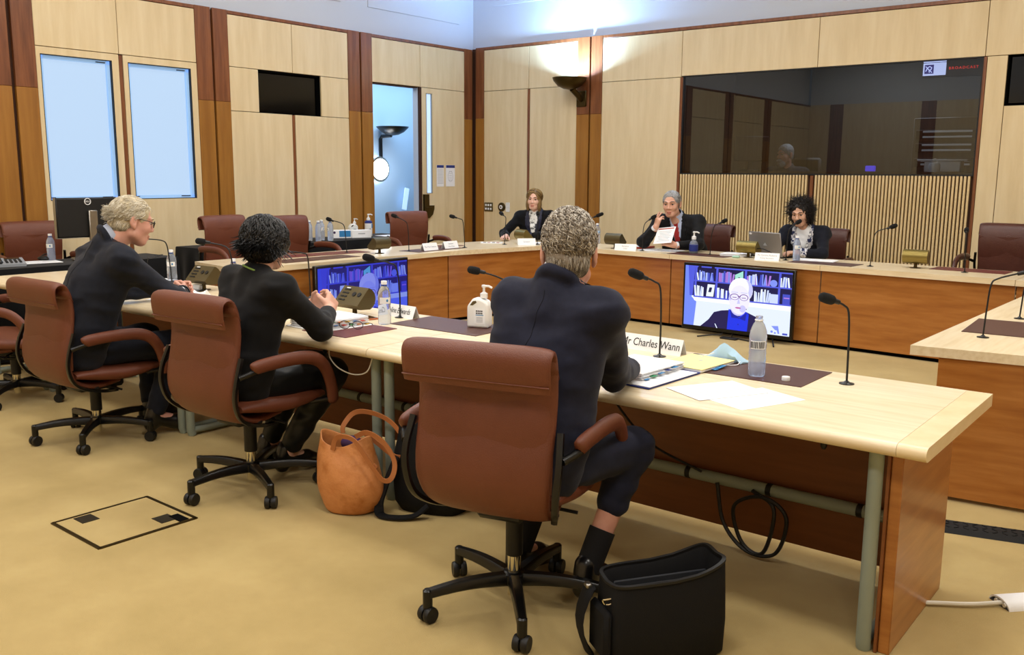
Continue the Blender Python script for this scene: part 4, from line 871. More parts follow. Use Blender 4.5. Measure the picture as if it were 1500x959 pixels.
t = thing('grey_folder', 'thin grey-blue folder on the table behind the older man\'s forearm', 'folder', (-6.02, 3.47, H), .1); MB().box((0, 0, .006), (.32, .23, .012), .003).build('cover', mat('grey folder', '5d6b8a', .5), t); MB().box((0, 0, .013), (.31, .22, .002)).build('sheet', K['paper'], t)
t = tag(MB().tube(spline([(-.05, 0, -.0), (0, .02, .01), (.06, 0, .015), (.07, -.03, .01), (.02, -.05, -.005), (-.05, -.04, -.01), (-.09, -.02, -.01)], 5), .003, 6).tube(spline([(-.09, -.02, -.01), (-.11, -.02, -.06), (-.11, .0, -.178)]), .003, 6).build('wire', K['plastic'], None, (-5.95, 3.50, H+.18)), 'thin black looped wire standing up before the chest of the older man', 'wire')
t = thing('white_eraser', 'small white box behind the clasped hands of the older man', 'box', (-5.36, 3.42, H+.0), .2); MB().box((0, 0, .018), (.07, .04, .036), .006).build('box_body', K['white_plastic'], t)

# pump jug and pump bottles
def pump(m, x, y, z, t, s=1.0, mt=None):
    mt = mt or K['white_plastic']; q = MB()
    q.lathe([(.013*s, z), (.018*s, z), (.018*s, z+.022*s), (.012*s, z+.025*s), (.006*s, z+.03*s), (.006*s, z+.05*s), (.011*s, z+.052*s), (.011*s, z+.062*s), (.002, z+.064*s)], 14, (x, y, 0))
    q.tube([(x, y, z+.057*s), (x+.025*s, y, z+.058*s), (x+.042*s, y, z+.050*s)], .0055*s, 8); return q.build('pump', mt, t)
def jug(x, y, z, rz, s, label):
    t = thing('sanitiser_jug', label, 'pump jug', (x, y, z), math.radians(rz)); w, d, h = .115*s, .07*s, .15*s
    o = [(-.5*w, 0), (.5*w, 0), (.5*w, h*.80), (.36*w, h*.92), (.12*w, h), (-.22*w, h), (-.5*w, h*.72)]
    hole = [(-.34*w, h*.76), (-.20*w, h*.90), (-.06*w, h*.92), (-.02*w, h*.86), (-.20*w, h*.76)]
    m = MB().prism(o, -d/2, d/2, ax=1)
    bmh = m.build('jug_body', K['milk_plastic'], t, smooth=30); bv = bmh.modifiers.new('soft', 'BEVEL'); bv.width = .012*s; bv.segments = 3; bv.limit_method = 'ANGLE'
    MB().prism(hole, -d/2-.001, -d/2+.004, ax=1).prism(hole, d/2-.004, d/2+.001, ax=1).build('handle_opening', K['bronze'], t, smooth=0)['label'] = 'shadowed grip hollow'  # bronze-coloured patches stand in for the shade inside the grip
    pump(None, .20*w, 0, h, t, s*1.05)
    MB().box((.12*w, -d/2-.0008, h*.40), (w*.52, .001, h*.52), 0).build('label', K['card'], t)
    q = MB()
    for k in range(2):
        for i in range(4): q.box((-.02*w+i*.075*w*1.1, -d/2-.0018, h*(.575-.075*k)), (.055*w, .001, h*.05), 0, RY(.1*(-1)**i))
    q.build('print', K['ink'], t)['kind'] = 'stuff'; MB().box((.12*w, -d/2-.0018, h*.44), (w*.36, .001, h*.025)).build('blue_band', K['blue_print'], t)
    q = MB()
    for k in range(5): q.box((.12*w, -d/2-.0018, h*(.37-.04*k)), (w*.30, .001, h*.012))
    q.build('small_print', K['ink_grey'], t)['kind'] = 'stuff'; return t
jug(-2.985, 3.505, H+.003, 18, 1.0, 'white hand sanitiser jug with pump on the brown mat beside the nearest man')
jug(-8.26, 7.38, .742, 70, .95, 'white pump jug on the side table behind the tissue boxes')
t = thing('pump_bottle', 'tall white and blue pump bottle on the side table', 'pump bottle', (-8.12, 7.50, .742), 1.2)
MB().lathe([(.01, 0), (.042, 0), (.044, .005), (.044, .15)], 20).build('bottle_body', K['white_plastic'], t); MB().lathe([(.0445, .15), (.044, .172), (.03, .182), (.015, .185)], 20).build('shoulder', K['navy_print'], t); pump(None, 0, 0, .185, t, 1.2)
MB().box((.0, -.044, .12), (.03, .006, .05), .002).build('blue_square', K['blue_print'], t, None, (0, 0, .9)); q = MB()
for k in range(6): q.box((-.005, -.0445, .06+.006*k), (.025, .003, .003))
q.build('print', K['ink_grey'], t, None, (0, 0, .2))['kind'] = 'stuff'
t = thing('pump_bottle', 'small clear pump bottle with dark blue label before the man with the red tie', 'pump bottle', (-4.228, 8.225, H+.003), .2)
MB().lathe([(.01, 0), (.040, 0), (.043, .005), (.043, .085), (.036, .11), (.018, .13), (.014, .135)], 20).build('bottle_body', K['water'], t); MB().lathe([(.0435, .02), (.0437, .022), (.0437, .082), (.0435, .084)], 20).build('label', K['navy_print'], t); pump(None, 0, 0, .135, t, 1.25)
for x, y, rz, l in ((-8.10, 7.06, 60, 'white and blue tissue box on the side table, left one'), (-7.98, 7.24, 64, 'plain white tissue box with small print on the side table, right one')):
    t = thing('tissue_box', l, 'tissue box', (x, y, .742), math.radians(rz), 'tissue boxes'); MB().box((0, 0, .045), (.23, .12, .09), .003).build('box_body', K['card'], t)
    if 'blue' in l: MB().box((.03, -.0605, .05), (.13, .001, .07)).build('blue_panel', K['blue_print'], t); MB().ball((-.09, -.0605, .065), (.014, .001, .014), 12, 6).build('round_mark', K['purple'], t)
    else: MB().box((0, -.0605, .05), (.08, .001, .01)).build('print', K['ink_grey'], t)
papers('paper_sheet', -7.98, 7.72, .742, .30, .21, 80, .003, 'white papers on the side table under the chair arm by the doorway', 'paper', n=0)

# things on the near side table
t = thing('desk_phone', 'grey desk phone on the black-clothed side table', 'telephone', (-7.62, 3.20, .742), math.radians(75))
MB().prism([(-.10, 0), (.10, 0), (.10, .055), (-.10, .022)], -.11, .11, ax=0).build('phone_base', K['phone_grey'], t, smooth=20)
sl_ = math.atan2(.033, .2); MB().box((-.075, 0, .05), (.05, .19, .03), .012, RX(sl_)).build('handset', K['plastic'], t); MB().box((.03, .065, .052), (.11, .04, .004), .001, RX(sl_)).build('display', K['screen_off'], t)
kb = MB().box((0, 0, 0), (.02, .014, .006), .002).mesh('key', K['plastic'], 30)
for i in range(4):
    for j in range(4): put('key', kb, t, (-.02+i*.032, -.07+j*.027, .0285+(j*.027+.03)*.165), (sl_, 0, 0))
papers('paper_sheet', -7.72, 3.46, .742, .34, .24, 80, .005, 'white papers on the side table beside the desk phone', 'paper', sheets=2)
papers('paper_sheet', -7.60, 3.86, .742, .20, .28, 75, .004, 'white papers on the side table behind the older man\'s back', 'paper', n=0)
t = thing('headset', 'small black headset unit behind the papers on the side table', 'headset', (-7.84, 3.58, .742), .5); MB().ball((0, 0, .02), (.06, .045, .022), 14, 8).build('ear_pad', K['plastic'], t); MB().tube(spline([(-.05, .0, .02), (-.03, .05, .05), (.04, .05, .05), (.06, 0, .02)]), .006, 7).build('band', K['plastic'], t)
t = thing('monitor', 'black computer monitor seen from behind with a grey stand on the side table', 'monitor', (-7.62, 3.86, .742), math.radians(90))
# its back faces the camera side (local -y)
MB().box((0, 0, .36), (.54, .035, .33), .012).build('housing', K['plastic'], t); MB().box((0, .019, .36), (.52, .004, .31)).build('panel', K['screen_off'], t)
MB().box((.03, -.032, .22), (.075, .03, .40), .006).box((.0, -.01, .006), (.24, .18, .012), .004).build('stand', K['steel'], t)
MB().box((-.2715, 0, .36), (.004, .036, .33), .001).box((0, 0, .1935), (.54, .036, .004), .001).build('bezel_edge', K['steel'], t)
ring = MB().tube([(.026*math.cos(a), 0, .026*math.sin(a)) for a in np.linspace(0, 2*PI, 25)[:-1]], .0035, 6, True).mesh('logo_ring', K['white_plastic'], 60)
lr = put('logo_ring', ring, t, (.0, -.0195, .492)); put('logo_letters', text_mesh('DELL', .021, K['white_plastic'], .0006), lr, (0, -.001, 0), (PI/2, 0, 0))
t = thing('small_screen', 'small black folded tablet cover near the older man\'s back on the side table', 'tablet', (-7.72, 4.12, .742), math.radians(70)); MB().box((0, 0, .07), (.20, .012, .14), .004, RX(-.3)).build('cover', K['plastic'], t)
MB().box((0, .03, .06), (.12, .01, .11), .003, RX(.5)).build('kick_stand', K['plastic'], t)

# things on the back row
t = thing('laptop', 'open grey laptop seen from behind before the curly-haired woman', 'laptop', (-3.50, 8.33, H), math.radians(-13+180))
MB().box((0, -.10, .009), (.36, .24, .016), .004).build('keyboard_base', K['plastic'], t)
ld = MB().box((0, 0, .118), (.36, .012, .235), .006).build('lid', mat('laptop lid', '8a8684', .4, .4), t, (0, .02, .012), (math.radians(-14), 0, 0))
MB().box((0, -.0068, .118), (.34, .001, .215)).build('screen', K['screen_off'], ld); MB().ball((.155, .0065, .215), (.016, .001, .010), 12, 6).build('round_sticker', K['white_plastic'], ld)
MB().prism([(-.02, .105), (.025, .105), (.0, .135)], .0062, .0072, ax=1).build('triangle_mark', K['ink_grey'], ld)
tag(MB().tube(spline([(-3.62, 8.22, H+.01), (-3.56, 8.16, H+.08), (-3.47, 8.14, H+.09), (-3.38, 8.16, H+.05), (-3.33, 8.20, H+.01)]), .005, 6).build('cable', K['plastic']), 'black cable arching behind the laptop', 'cable')
papers('paper_sheet', -3.80, 8.28, H, .26, .21, 8, .022, 'small stack of papers left of the laptop', 'paper', sheets=4, n=0)
t = thing('tissue_pack', 'pale green packet at the left foot of the bronze box by the laptop', 'packet', (-3.70, 8.06, H), .2); MB().box((0, 0, .01), (.07, .05, .02), .008).build('packet_body', mat('pale green', '9fc7b4', .6), t)
papers('paper_sheet', -3.02, 8.27, H+.003, .36, .20, 4, .006, 'white papers on the desk right of the bluish bottle', 'paper', sheets=3, n=0)
papers('paper_sheet', -4.62, 8.28, H, .42, .24, 5, .006, 'papers spread on the desk under the man with the red tie', 'paper', sheets=3, n=4)
t = thing('red_folder', 'red folder lying behind the two-line name card of the man with the red tie', 'folder', (-5.02, 8.42, H), .1); MB().box((0, 0, .01), (.36, .24, .018), .003).build('cover', K['red_folder'], t); MB().box((.0, -.02, .0205), (.28, .18, .003)).build('sheet', K['paper'], t)
papers('paper_sheet', -5.98, 8.22, H, .30, .20, 10, .012, 'stack of papers beside the brass box of the fair-haired woman', 'paper', sheets=3, n=0)
t = thing('pamphlet', 'red and white pamphlet at the left hand of the fair-haired woman', 'pamphlet', (-6.52, 7.86, H), .6); MB().box((0, 0, .004), (.24, .12, .008), .002).build('cover', K['paper'], t)
for k in range(4): MB().box((-.08+.05*k, .01*(-1)**k, .0085), (.03, .07, .001)).build('cover_print', K['ink_red'] if k % 2 else K['ink'], t)
t = thing('held_paper', 'printed page with red heading held up by the man with the red tie', 'paper', (-4.535, 8.185, .885), math.radians(-8))
pp = MB().box((0, 0, 0), (.225, .002, .185)).build('sheet', K['paper'], t, None, (math.radians(-32), math.radians(-7), 0))
q = MB()
for k in range(7): q.box((0, -.0014, .045-k*.018), (.16-.02*(k % 3), .0004, .004))
q.build('print', K['ink_grey'], pp)['kind'] = 'stuff'; MB().box((0, -.0014, .076), (.19, .0004, .012)).build('heading', K['ink_red'], pp)

# ---------------------------------------------------------------- bags on the floor
t = thing('tote_bag', 'slouching tan leather tote bag with long straps on the carpet', 'bag', (-3.0, 2.63, 0), math.radians(20))
rr = []
zs = [0, .006, .03, .07, .12, .17, .225, .27, .31, .338]
for i, z in enumerate(zs):
    u = z/.338; a = np.interp(u, [0, .03, .3, .65, 1], [.10, .125, .165, .150, .122]); b = np.interp(u, [0, .03, .3, .65, 1], [.07, .085, .105, .085, .05]); ox = .012*math.sin(u*4)-.015*u
    rr.append([(ox+a*(1+.05*math.sin(3*w+u*7)+.02*math.sin(7*w-u*13))*math.cos(w), b*(1+.07*math.sin(2*w+u*9)+.03*math.sin(5*w+u*21))*math.sin(w), z+(.022*math.cos(2*w+.4)+.012*math.sin(w))*max(0, u-.7)/.3) for w in np.linspace(0, 2*PI, 37)[:-1]])
inn = [[(p[0]*.95, p[1]*.92, p[2]-.004) for p in rr[-1]]]+[[(p[0]*.93, p[1]*.88, p[2]-.0) for p in r] for r in rr[-2:3:-1]]
bg = MB().loft(rr+inn).build('bag_body', K['tan'], t, smooth=70); sb = bg.modifiers.new('smooth', 'SUBSURF'); sb.levels = 1; sb.render_levels = 1
st = [(.011, -.0022), (.011, .0022), (-.011, .0022), (-.011, -.0022)]
for s, pts in ((0, [(-.06, .055, .335), (-.06, .062, .37), (-.02, .09, .425), (.06, .10, .43), (.16, .09, .40), (.235, .07, .33), (.245, .06, .27), (.20, .05, .255), (.10, .06, .31), (.045, .058, .345)]), (1, [(-.05, -.058, .29), (-.03, -.065, .345), (.02, -.08, .365), (.08, -.09, .35), (.14, -.09, .27), (.20, -.08, .19), (.24, -.07, .20), (.25, -.06, .27), (.20, -.06, .35), (.12, -.055, .385), (.06, -.052, .36)])):
    MB().sweep(spline(pts, 5), st, (0, 1, .2)).build('strap', K['strap'], t, smooth=60)
MB().ball((.02, -.01, .315), (.055, .03, .035), 14, 9).build('purple_cloth', K['purple'], t)
MB().box((.135, -.02, .22), (.02, .004, .03), .001, RY(.6)).build('leather_tag', K['strap'], t)
t = thing('backpack', 'dark backpack slumped behind the tan tote bag', 'bag', (-2.735, 2.90, 0), math.radians(20))
rr = []
for i, u in enumerate(np.linspace(0, 1, 12)):
    z = .49*u; a = .175*np.interp(u, [0, .06, .5, .85, 1], [.86, 1, 1, .82, .4]); b = .115*np.interp(u, [0, .06, .4, .85, 1], [.9, 1.05, 1, .65, .25])
    rr.append([(a*(abs(math.cos(w))**.6)*(1 if math.cos(w) > 0 else -1)*(1+.03*math.sin(5*w+u*9)), b*(abs(math.sin(w))**.7)*(1 if math.sin(w) > 0 else -1)-.04*u, z+.006*math.sin(4*w)*u) for w in np.linspace(0, 2*PI, 29)[:-1]])
MB().loft(rr).build('bag_body', K['nylon'], t, smooth=70); MB().tube([(-.03, -.035, .48), (-.02, -.045, .525), (.03, -.045, .525), (.04, -.035, .48)], .010, 8).build('grab_handle', K['nylon'], t)
MB().sweep(spline([(-.13, -.12, .26), (-.17, -.17, .12), (-.18, -.20, .02), (-.10, -.21, .012), (-.02, -.18, .02), (.03, -.15, .06)], 6), [(.022, -.004), (.022, .004), (-.022, .004), (-.022, -.004)], (0, 0, 1)).build('shoulder_strap', K['nylon'], t, smooth=60)
t = thing('briefcase', 'open-topped black briefcase standing on the carpet by the nearest chair', 'bag', (-1.305, 2.415, 0), math.radians(56))
def bc(sx, sy, zf, n=44):
    P = []
    for k in range(n):
        w = 2*PI*k/n; c, s_ = math.cos(w), math.sin(w); x = sx*(abs(c)**.45)*(1 if c > 0 else -1); y = sy*(abs(s_)**.35)*(1 if s_ > 0 else -1); P.append((x, y, zf(x, y)))
    return P
W_, D_ = .195, .088
top = lambda x, y: .262+.050*max(0, (x/.195))**2+.012*abs(y)/D_
rr = [bc(W_*.96, D_*.9, lambda x, y: 0), bc(W_, D_*1.02, lambda x, y: .012), bc(W_*1.01, D_*1.10, lambda x, y: .12), bc(W_, D_*1.04, lambda x, y: .215), bc(W_*.985, D_*.98, lambda x, y: top(x, y)-.012), bc(W_*.965, D_*.93, top), bc(W_*.93, D_*.82, lambda x, y: top(x, y)-.008), bc(W_*.91, D_*.78, lambda x, y: .17), bc(W_*.90, D_*.76, lambda x, y: .05)]
MB().loft(rr).build('bag_body', K['nylon'], t, smooth=60); MB().prism([(p[0], p[1]) for p in bc(W_*.90, D_*.76, top)], .05, .054).build('lining', K['nylon_in'], t)
MB().box((0, .012, .215), (.32, .008, .08), .003).box((-.0, -.02, .19), (.31, .006, .12), .003).build('divider', K['nylon_in'], t)
MB().sweep(bc(W_*.965, D_*.95, lambda x, y: top(x, y)+.001), [(.006, -.004), (.006, .004), (-.006, .004), (-.006, -.004)], (0, 0, 1), True).build('zip_edge', K['plastic'], t, smooth=60)
MB().tube([(.018*math.cos(a)-.202, -.045, .228+.018*math.sin(a)) for a in np.linspace(PI, 2*PI, 9)], .003, 6).tube([(-.22, -.045, .228), (-.184, -.045, .228)], .003, 6).build('d_ring', K['chrome'], t, (0, 0, 0), (0, 0, 0))
MB().box((-.205, 0, .11), (.03, .13, .16), .012).build('end_pocket', K['nylon'], t)
rr = []
for u in np.linspace(0, 1, 7): rr.append([(-.222-.035*math.sin(PI*u)*(1+.3*math.cos(w))*1.0+.012*math.cos(w), .05+.035*math.sin(w), .012+.22*u) for w in np.linspace(0, 2*PI, 13)[:-1]])
MB().loft(rr).build('strap_bundle', K['nylon'], t, smooth=70); MB().box((-.229, .05, .235), (.02, .03, .016), .004).build('strap_clip', K['steel'], t)

# ================================================================ people: bodies grown as signed distance fields
V3 = lambda *a: np.array(a, float)
def nrm(v): v = np.asarray(v, float); return v/np.linalg.norm(v)
class Field:
    def __init__(s, lo, hi, h):
        s.lo = np.array(lo, float); s.h = h; s.n = np.ceil((np.array(hi)-s.lo)/h).astype(int)+1
        s.D = np.full(s.n, .2, np.float32); s.ax = [s.lo[k]+h*np.arange(s.n[k]) for k in range(3)]
    def _sl(s, lo, hi, m):
        a = np.clip(np.floor((np.array(lo)-m-s.lo)/s.h).astype(int), 0, s.n); b = np.clip(np.ceil((np.array(hi)+m-s.lo)/s.h).astype(int)+1, 0, s.n)
        return tuple(slice(int(i), int(j)) for i, j in zip(a, b))
    def _xyz(s, sl): return np.meshgrid(*[s.ax[k][sl[k]].astype(np.float32) for k in range(3)], indexing='ij', sparse=True)
    def _mix(s, sl, d, k, cut):
        D = s.D[sl]
        if cut:
            h = np.clip(.5-.5*(D+d)/k, 0, 1); s.D[sl] = D*(1-h)-d*h+k*h*(1-h)
        else:
            h = np.clip(.5+.5*(D-d)/k, 0, 1); s.D[sl] = D*(1-h)+d*h-k*h*(1-h)
    def cap(s, a, b, ra, rb=None, k=.02, cut=False):
        a, b = np.array(a, float), np.array(b, float); rb = ra if rb is None else rb; r = max(ra, rb)
        sl = s._sl(np.minimum(a, b)-r, np.maximum(a, b)+r, k+2*s.h)
        if min(x.stop-x.start for x in sl) <= 0: return s
        x, y, z = s._xyz(sl); d = b-a; L = max(float(d@d), 1e-9)
        t = np.clip(((x-a[0])*d[0]+(y-a[1])*d[1]+(z-a[2])*d[2])/L, 0, 1)
        q = np.sqrt((x-a[0]-t*d[0])**2+(y-a[1]-t*d[1])**2+(z-a[2]-t*d[2])**2)-(ra+(rb-ra)*t)
        s._mix(sl, q, k, cut); return s
    def ell(s, c, r, R=None, k=.02, cut=False):
        c = np.array(c, float); r = np.array(r, float); m = float(max(r)); sl = s._sl(c-m, c+m, k+2*s.h)
        if min(x.stop-x.start for x in sl) <= 0: return s
        x, y, z = s._xyz(sl); x, y, z = x-c[0], y-c[1], z-c[2]
        if R is not None: x, y, z = [R[0, i]*x+R[1, i]*y+R[2, i]*z for i in range(3)]
        k0 = np.sqrt((x/r[0])**2+(y/r[1])**2+(z/r[2])**2); k1 = np.sqrt((x/r[0]**2)**2+(y/r[1]**2)**2+(z/r[2]**2)**2)
        s._mix(sl, k0*(k0-1)/np.maximum(k1, 1e-6), k, cut); return s
    def mesh(s):
        D = s.D; I = D < 0; nx, ny, nz = D.shape
        cnt = np.zeros((nx-1, ny-1, nz-1), np.int8)
        for i in (0, 1):
            for j in (0, 1):
                for k in (0, 1): cnt += I[i:nx-1+i, j:ny-1+j, k:nz-1+k]
        act = np.argwhere((cnt > 0) & (cnt < 8)); idx = np.full(cnt.shape, -1, np.int32); idx[tuple(act.T)] = np.arange(len(act))
        P = np.zeros((len(act), 3)); N = np.zeros(len(act)); cs = [(i, j, k) for i in (0, 1) for j in (0, 1) for k in (0, 1)]
        val = {c: D[act[:, 0]+c[0], act[:, 1]+c[1], act[:, 2]+c[2]].astype(float) for c in cs}
        for c in cs:
            for a in range(3):
                if c[a] == 0:
                    e = list(c); e[a] = 1; e = tuple(e); u, v = val[c], val[e]; m = (u < 0) != (v < 0)
                    t = np.where(m, u/np.where(m, u-v, 1), 0); q = np.repeat(np.array([c], float), len(act), 0); q[:, a] = t
                    P[m] += q[m]; N[m] += 1
        V = s.lo+(act+P/np.maximum(N, 1)[:, None])*s.h; F = []
        for a in range(3):
            b, c = (a+1) % 3, (a+2) % 3; sl0 = [slice(None)]*3; sl1 = [slice(None)]*3; sl0[a] = slice(0, -1); sl1[a] = slice(1, None)
            A_, B_ = I[tuple(sl0)], I[tuple(sl1)]; E = np.argwhere(A_ != B_); E = E[(E[:, b] > 0) & (E[:, c] > 0) & (E[:, b] < D.shape[b]-1) & (E[:, c] < D.shape[c]-1)]
            def at(db, dc): q = E.copy(); q[:, b] += db; q[:, c] += dc; return idx[q[:, 0], q[:, 1], q[:, 2]]
            Q = np.stack([at(-1, -1), at(0, -1), at(0, 0), at(-1, 0)], 1); fl = ~A_[tuple(E.T)]; Q[fl] = Q[fl][:, ::-1]; F.append(Q)
        return V, np.concatenate(F)
def vnoise(p, seed=0):
    rs = np.random.RandomState(seed); T = rs.rand(4096); i = np.floor(p).astype(np.int64); f = p-i; f = f*f*(3-2*f); r = 0
    for a in (0, 1):
        for b in (0, 1):
            for c in (0, 1):
                h = ((i[:, 0]+a)*73856093 ^ (i[:, 1]+b)*19349663 ^ (i[:, 2]+c)*83492791) & 4095
                r = r+T[h]*np.where(a, f[:, 0], 1-f[:, 0])*np.where(b, f[:, 1], 1-f[:, 1])*np.where(c, f[:, 2], 1-f[:, 2])
    return r*2-1
def vnormals(V, F):
    n = np.cross(V[F[:, 2]]-V[F[:, 0]], V[F[:, 3]]-V[F[:, 1]]); N = np.zeros_like(V)
    for k in range(4): np.add.at(N, F[:, k], n)
    return N/np.maximum(np.linalg.norm(N, axis=1), 1e-9)[:, None]
def relax(V, F, it=1, w=.5):
    for _ in range(it):
        S_ = np.zeros_like(V); C_ = np.zeros(len(V))
        for k in range(4):
            for d in (1, 3): np.add.at(S_, F[:, k], V[F[:, (k+d) % 4]]); np.add.at(C_, F[:, k], 1)
        V = V*(1-w)+w*S_/np.maximum(C_, 1)[:, None]
    return V
def npmesh(name, V, F, mats, slots=None, parent=None, smooth=True):
    me = bpy.data.meshes.new(name); n = F.shape[1]
    me.vertices.add(len(V)); me.vertices.foreach_set('co', np.asarray(V, np.float32).ravel()); me.loops.add(F.size); me.loops.foreach_set('vertex_index', F.astype(np.int32).ravel())
    me.polygons.add(len(F)); me.polygons.foreach_set('loop_start', np.arange(0, F.size, n, dtype=np.int32))
    for m in (mats if isinstance(mats, (list, tuple)) else [mats]): me.materials.append(m)
    if slots is not None: me.polygons.foreach_set('material_index', slots.astype(np.int32))
    me.polygons.foreach_set('use_smooth', np.full(len(F), smooth)); me.update(calc_edges=True); me.validate()
    return put(name, me, parent)
def subset(V, F, mask):
    f = F[mask]; u, inv = np.unique(f, return_inverse=True); return V[u], inv.reshape(f.shape)

def hair_mat(name, cols, rough=.45):
    m = bpy.data.materials.new(name); m.use_nodes = True; nt = m.node_tree; P = nt.nodes['Principled BSDF']; P.inputs['Roughness'].default_value = rough
    g = nt.nodes.new('ShaderNodeNewGeometry'); r = nt.nodes.new('ShaderNodeValToRGB'); el = r.color_ramp.elements; el[0].color = lin(cols[0]); el[1].color = lin(cols[-1])
    for i, c in enumerate(cols[1:-1]): el.new((i+1)/(len(cols)-1)).color = lin(c)
    nt.links.new(g.outputs['Random Per Island'], r.inputs['Fac']); nt.links.new(r.outputs['Color'], P.inputs['Base Color']); return m
def skin_mat(name, c, c2): return mat(name, c, .5, var=[c2], vscale=14, sss=.12, spec=.35)
K['lips'] = mat('lips', 'b56f5f', .5); K['eye_white'] = mat('eye white', 'b9b2aa', .35); K['iris'] = mat('dark iris', '2e211a', .2)
K['shoe'] = mat('black shoe leather', '0b0a0b', .3, coat=.2); K['sock'] = mat('black sock', '0c0c10', .9)

def head_field(f, c, R, s=1.0, jaw=1.0, ears=True, nose=1.0):
    T = lambda *p: np.array(c)+R@(np.array(p, float)*s)
    def E(p, r, k=.02, cut=False): f.ell(T(*p), np.array(r)*s, R, k*s, cut)
    def Cp(a, b, ra, rb, k=.015, cut=False): f.cap(T(*a), T(*b), ra*s, rb*s, k*s, cut)
    E((0, -.014, .030), (.074, .096, .082), .02); E((0, .028, -.038), (.060*jaw, .062, .078), .03)
    E((0, .060, -.098), (.026*jaw, .024, .020), .03); Cp((-.048*jaw, .005, -.070), (-.018, .058, -.100), .020, .018, .025); Cp((.048*jaw, .005, -.070), (.018, .058, -.100), .020, .018, .025)
    for q in (-1, 1):
        E((q*.040, .062, -.030), (.022, .022, .022), .025); E((q*.033, .092, .004), (.017, .012, .011), .014, True)
        Cp((q*.014, .088, .022), (q*.048, .074, .024), .009, .007, .014); E((q*.033, .079, .0115), (.017, .012, .007), .006); E((q*.033, .078, -.008), (.015, .010, .005), .006)
        E((q*.013, .096*nose, -.036), (.009, .011, .008), .008)
        if ears:
            E((q*.082, -.016, -.006), (.010, .019, .033), .006); E((q*.089, -.010, -.004), (.006, .010, .019), .006, True); E((q*.078, -.006, -.036), (.008, .010, .012), .008)
    Cp((0, .085, .012), (0, .105*nose, -.030), .008, .012, .012); E((0, .091, -.066), (.024, .010, .007), .007); E((0, .089, -.080), (.020, .010, .008), .007); Cp((-.022, .0975, -.073), (.022, .0975, -.073), .002, .002, .006, True)
    return T

def hand_field(f, wrist, d, n, side, curl=.5, spread=.12, thumb=.5, s=1.0, curls=None):
    """wrist point, finger direction d, palm normal n (out of the palm), side +1 if the thumb lies on cross(d, n)*side"""
    d = nrm(d); n = nrm(np.asarray(n)-d*(np.asarray(n)@d)); t = np.cross(d, n)*side; W = np.array(wrist, float)
    f.cap(W-d*.03*s, W+d*.01*s, .024*s, .024*s, .02)
    for q in (-.028, -.009, .010, .028): f.cap(W+d*.018*s+t*q*.75*s, W+d*.083*s+t*q*s, .0135*s, .0120*s, .010)
    tips = []
    for i, (q, L) in enumerate(((.030, .072), (.010, .080), (-.010, .074), (-.028, .058))):
        p = W+d*.086*s+t*q*s; a = 0; dirv = nrm(d+t*spread*(q/.03)); cu = curl if curls is None else curls[i]; r = .0092*s
        for j, fr in enumerate((.45, .32, .23)):
            a += cu*(.8 if j == 0 else 1.0); v = dirv*math.cos(a)+n*math.sin(a); p2 = p+v*L*fr*s; f.cap(p, p2, r, r*.91, .0035); p = p2; r *= .91
        tips.append(p)
    p = W+d*.022*s+t*.030*s+n*.006*s; v = nrm(d*.65+t*.75*(1-thumb)+n*(.25+.7*thumb)); p2 = p+v*.040*s; f.cap(W+d*.012*s+t*.012*s, p2, .015*s, .0115*s, .010)
    v2 = nrm(v+d*.35-t*.35*thumb); f.cap(p2, p2+v2*.032*s, .0110*s, .0088*s, .004); return tips

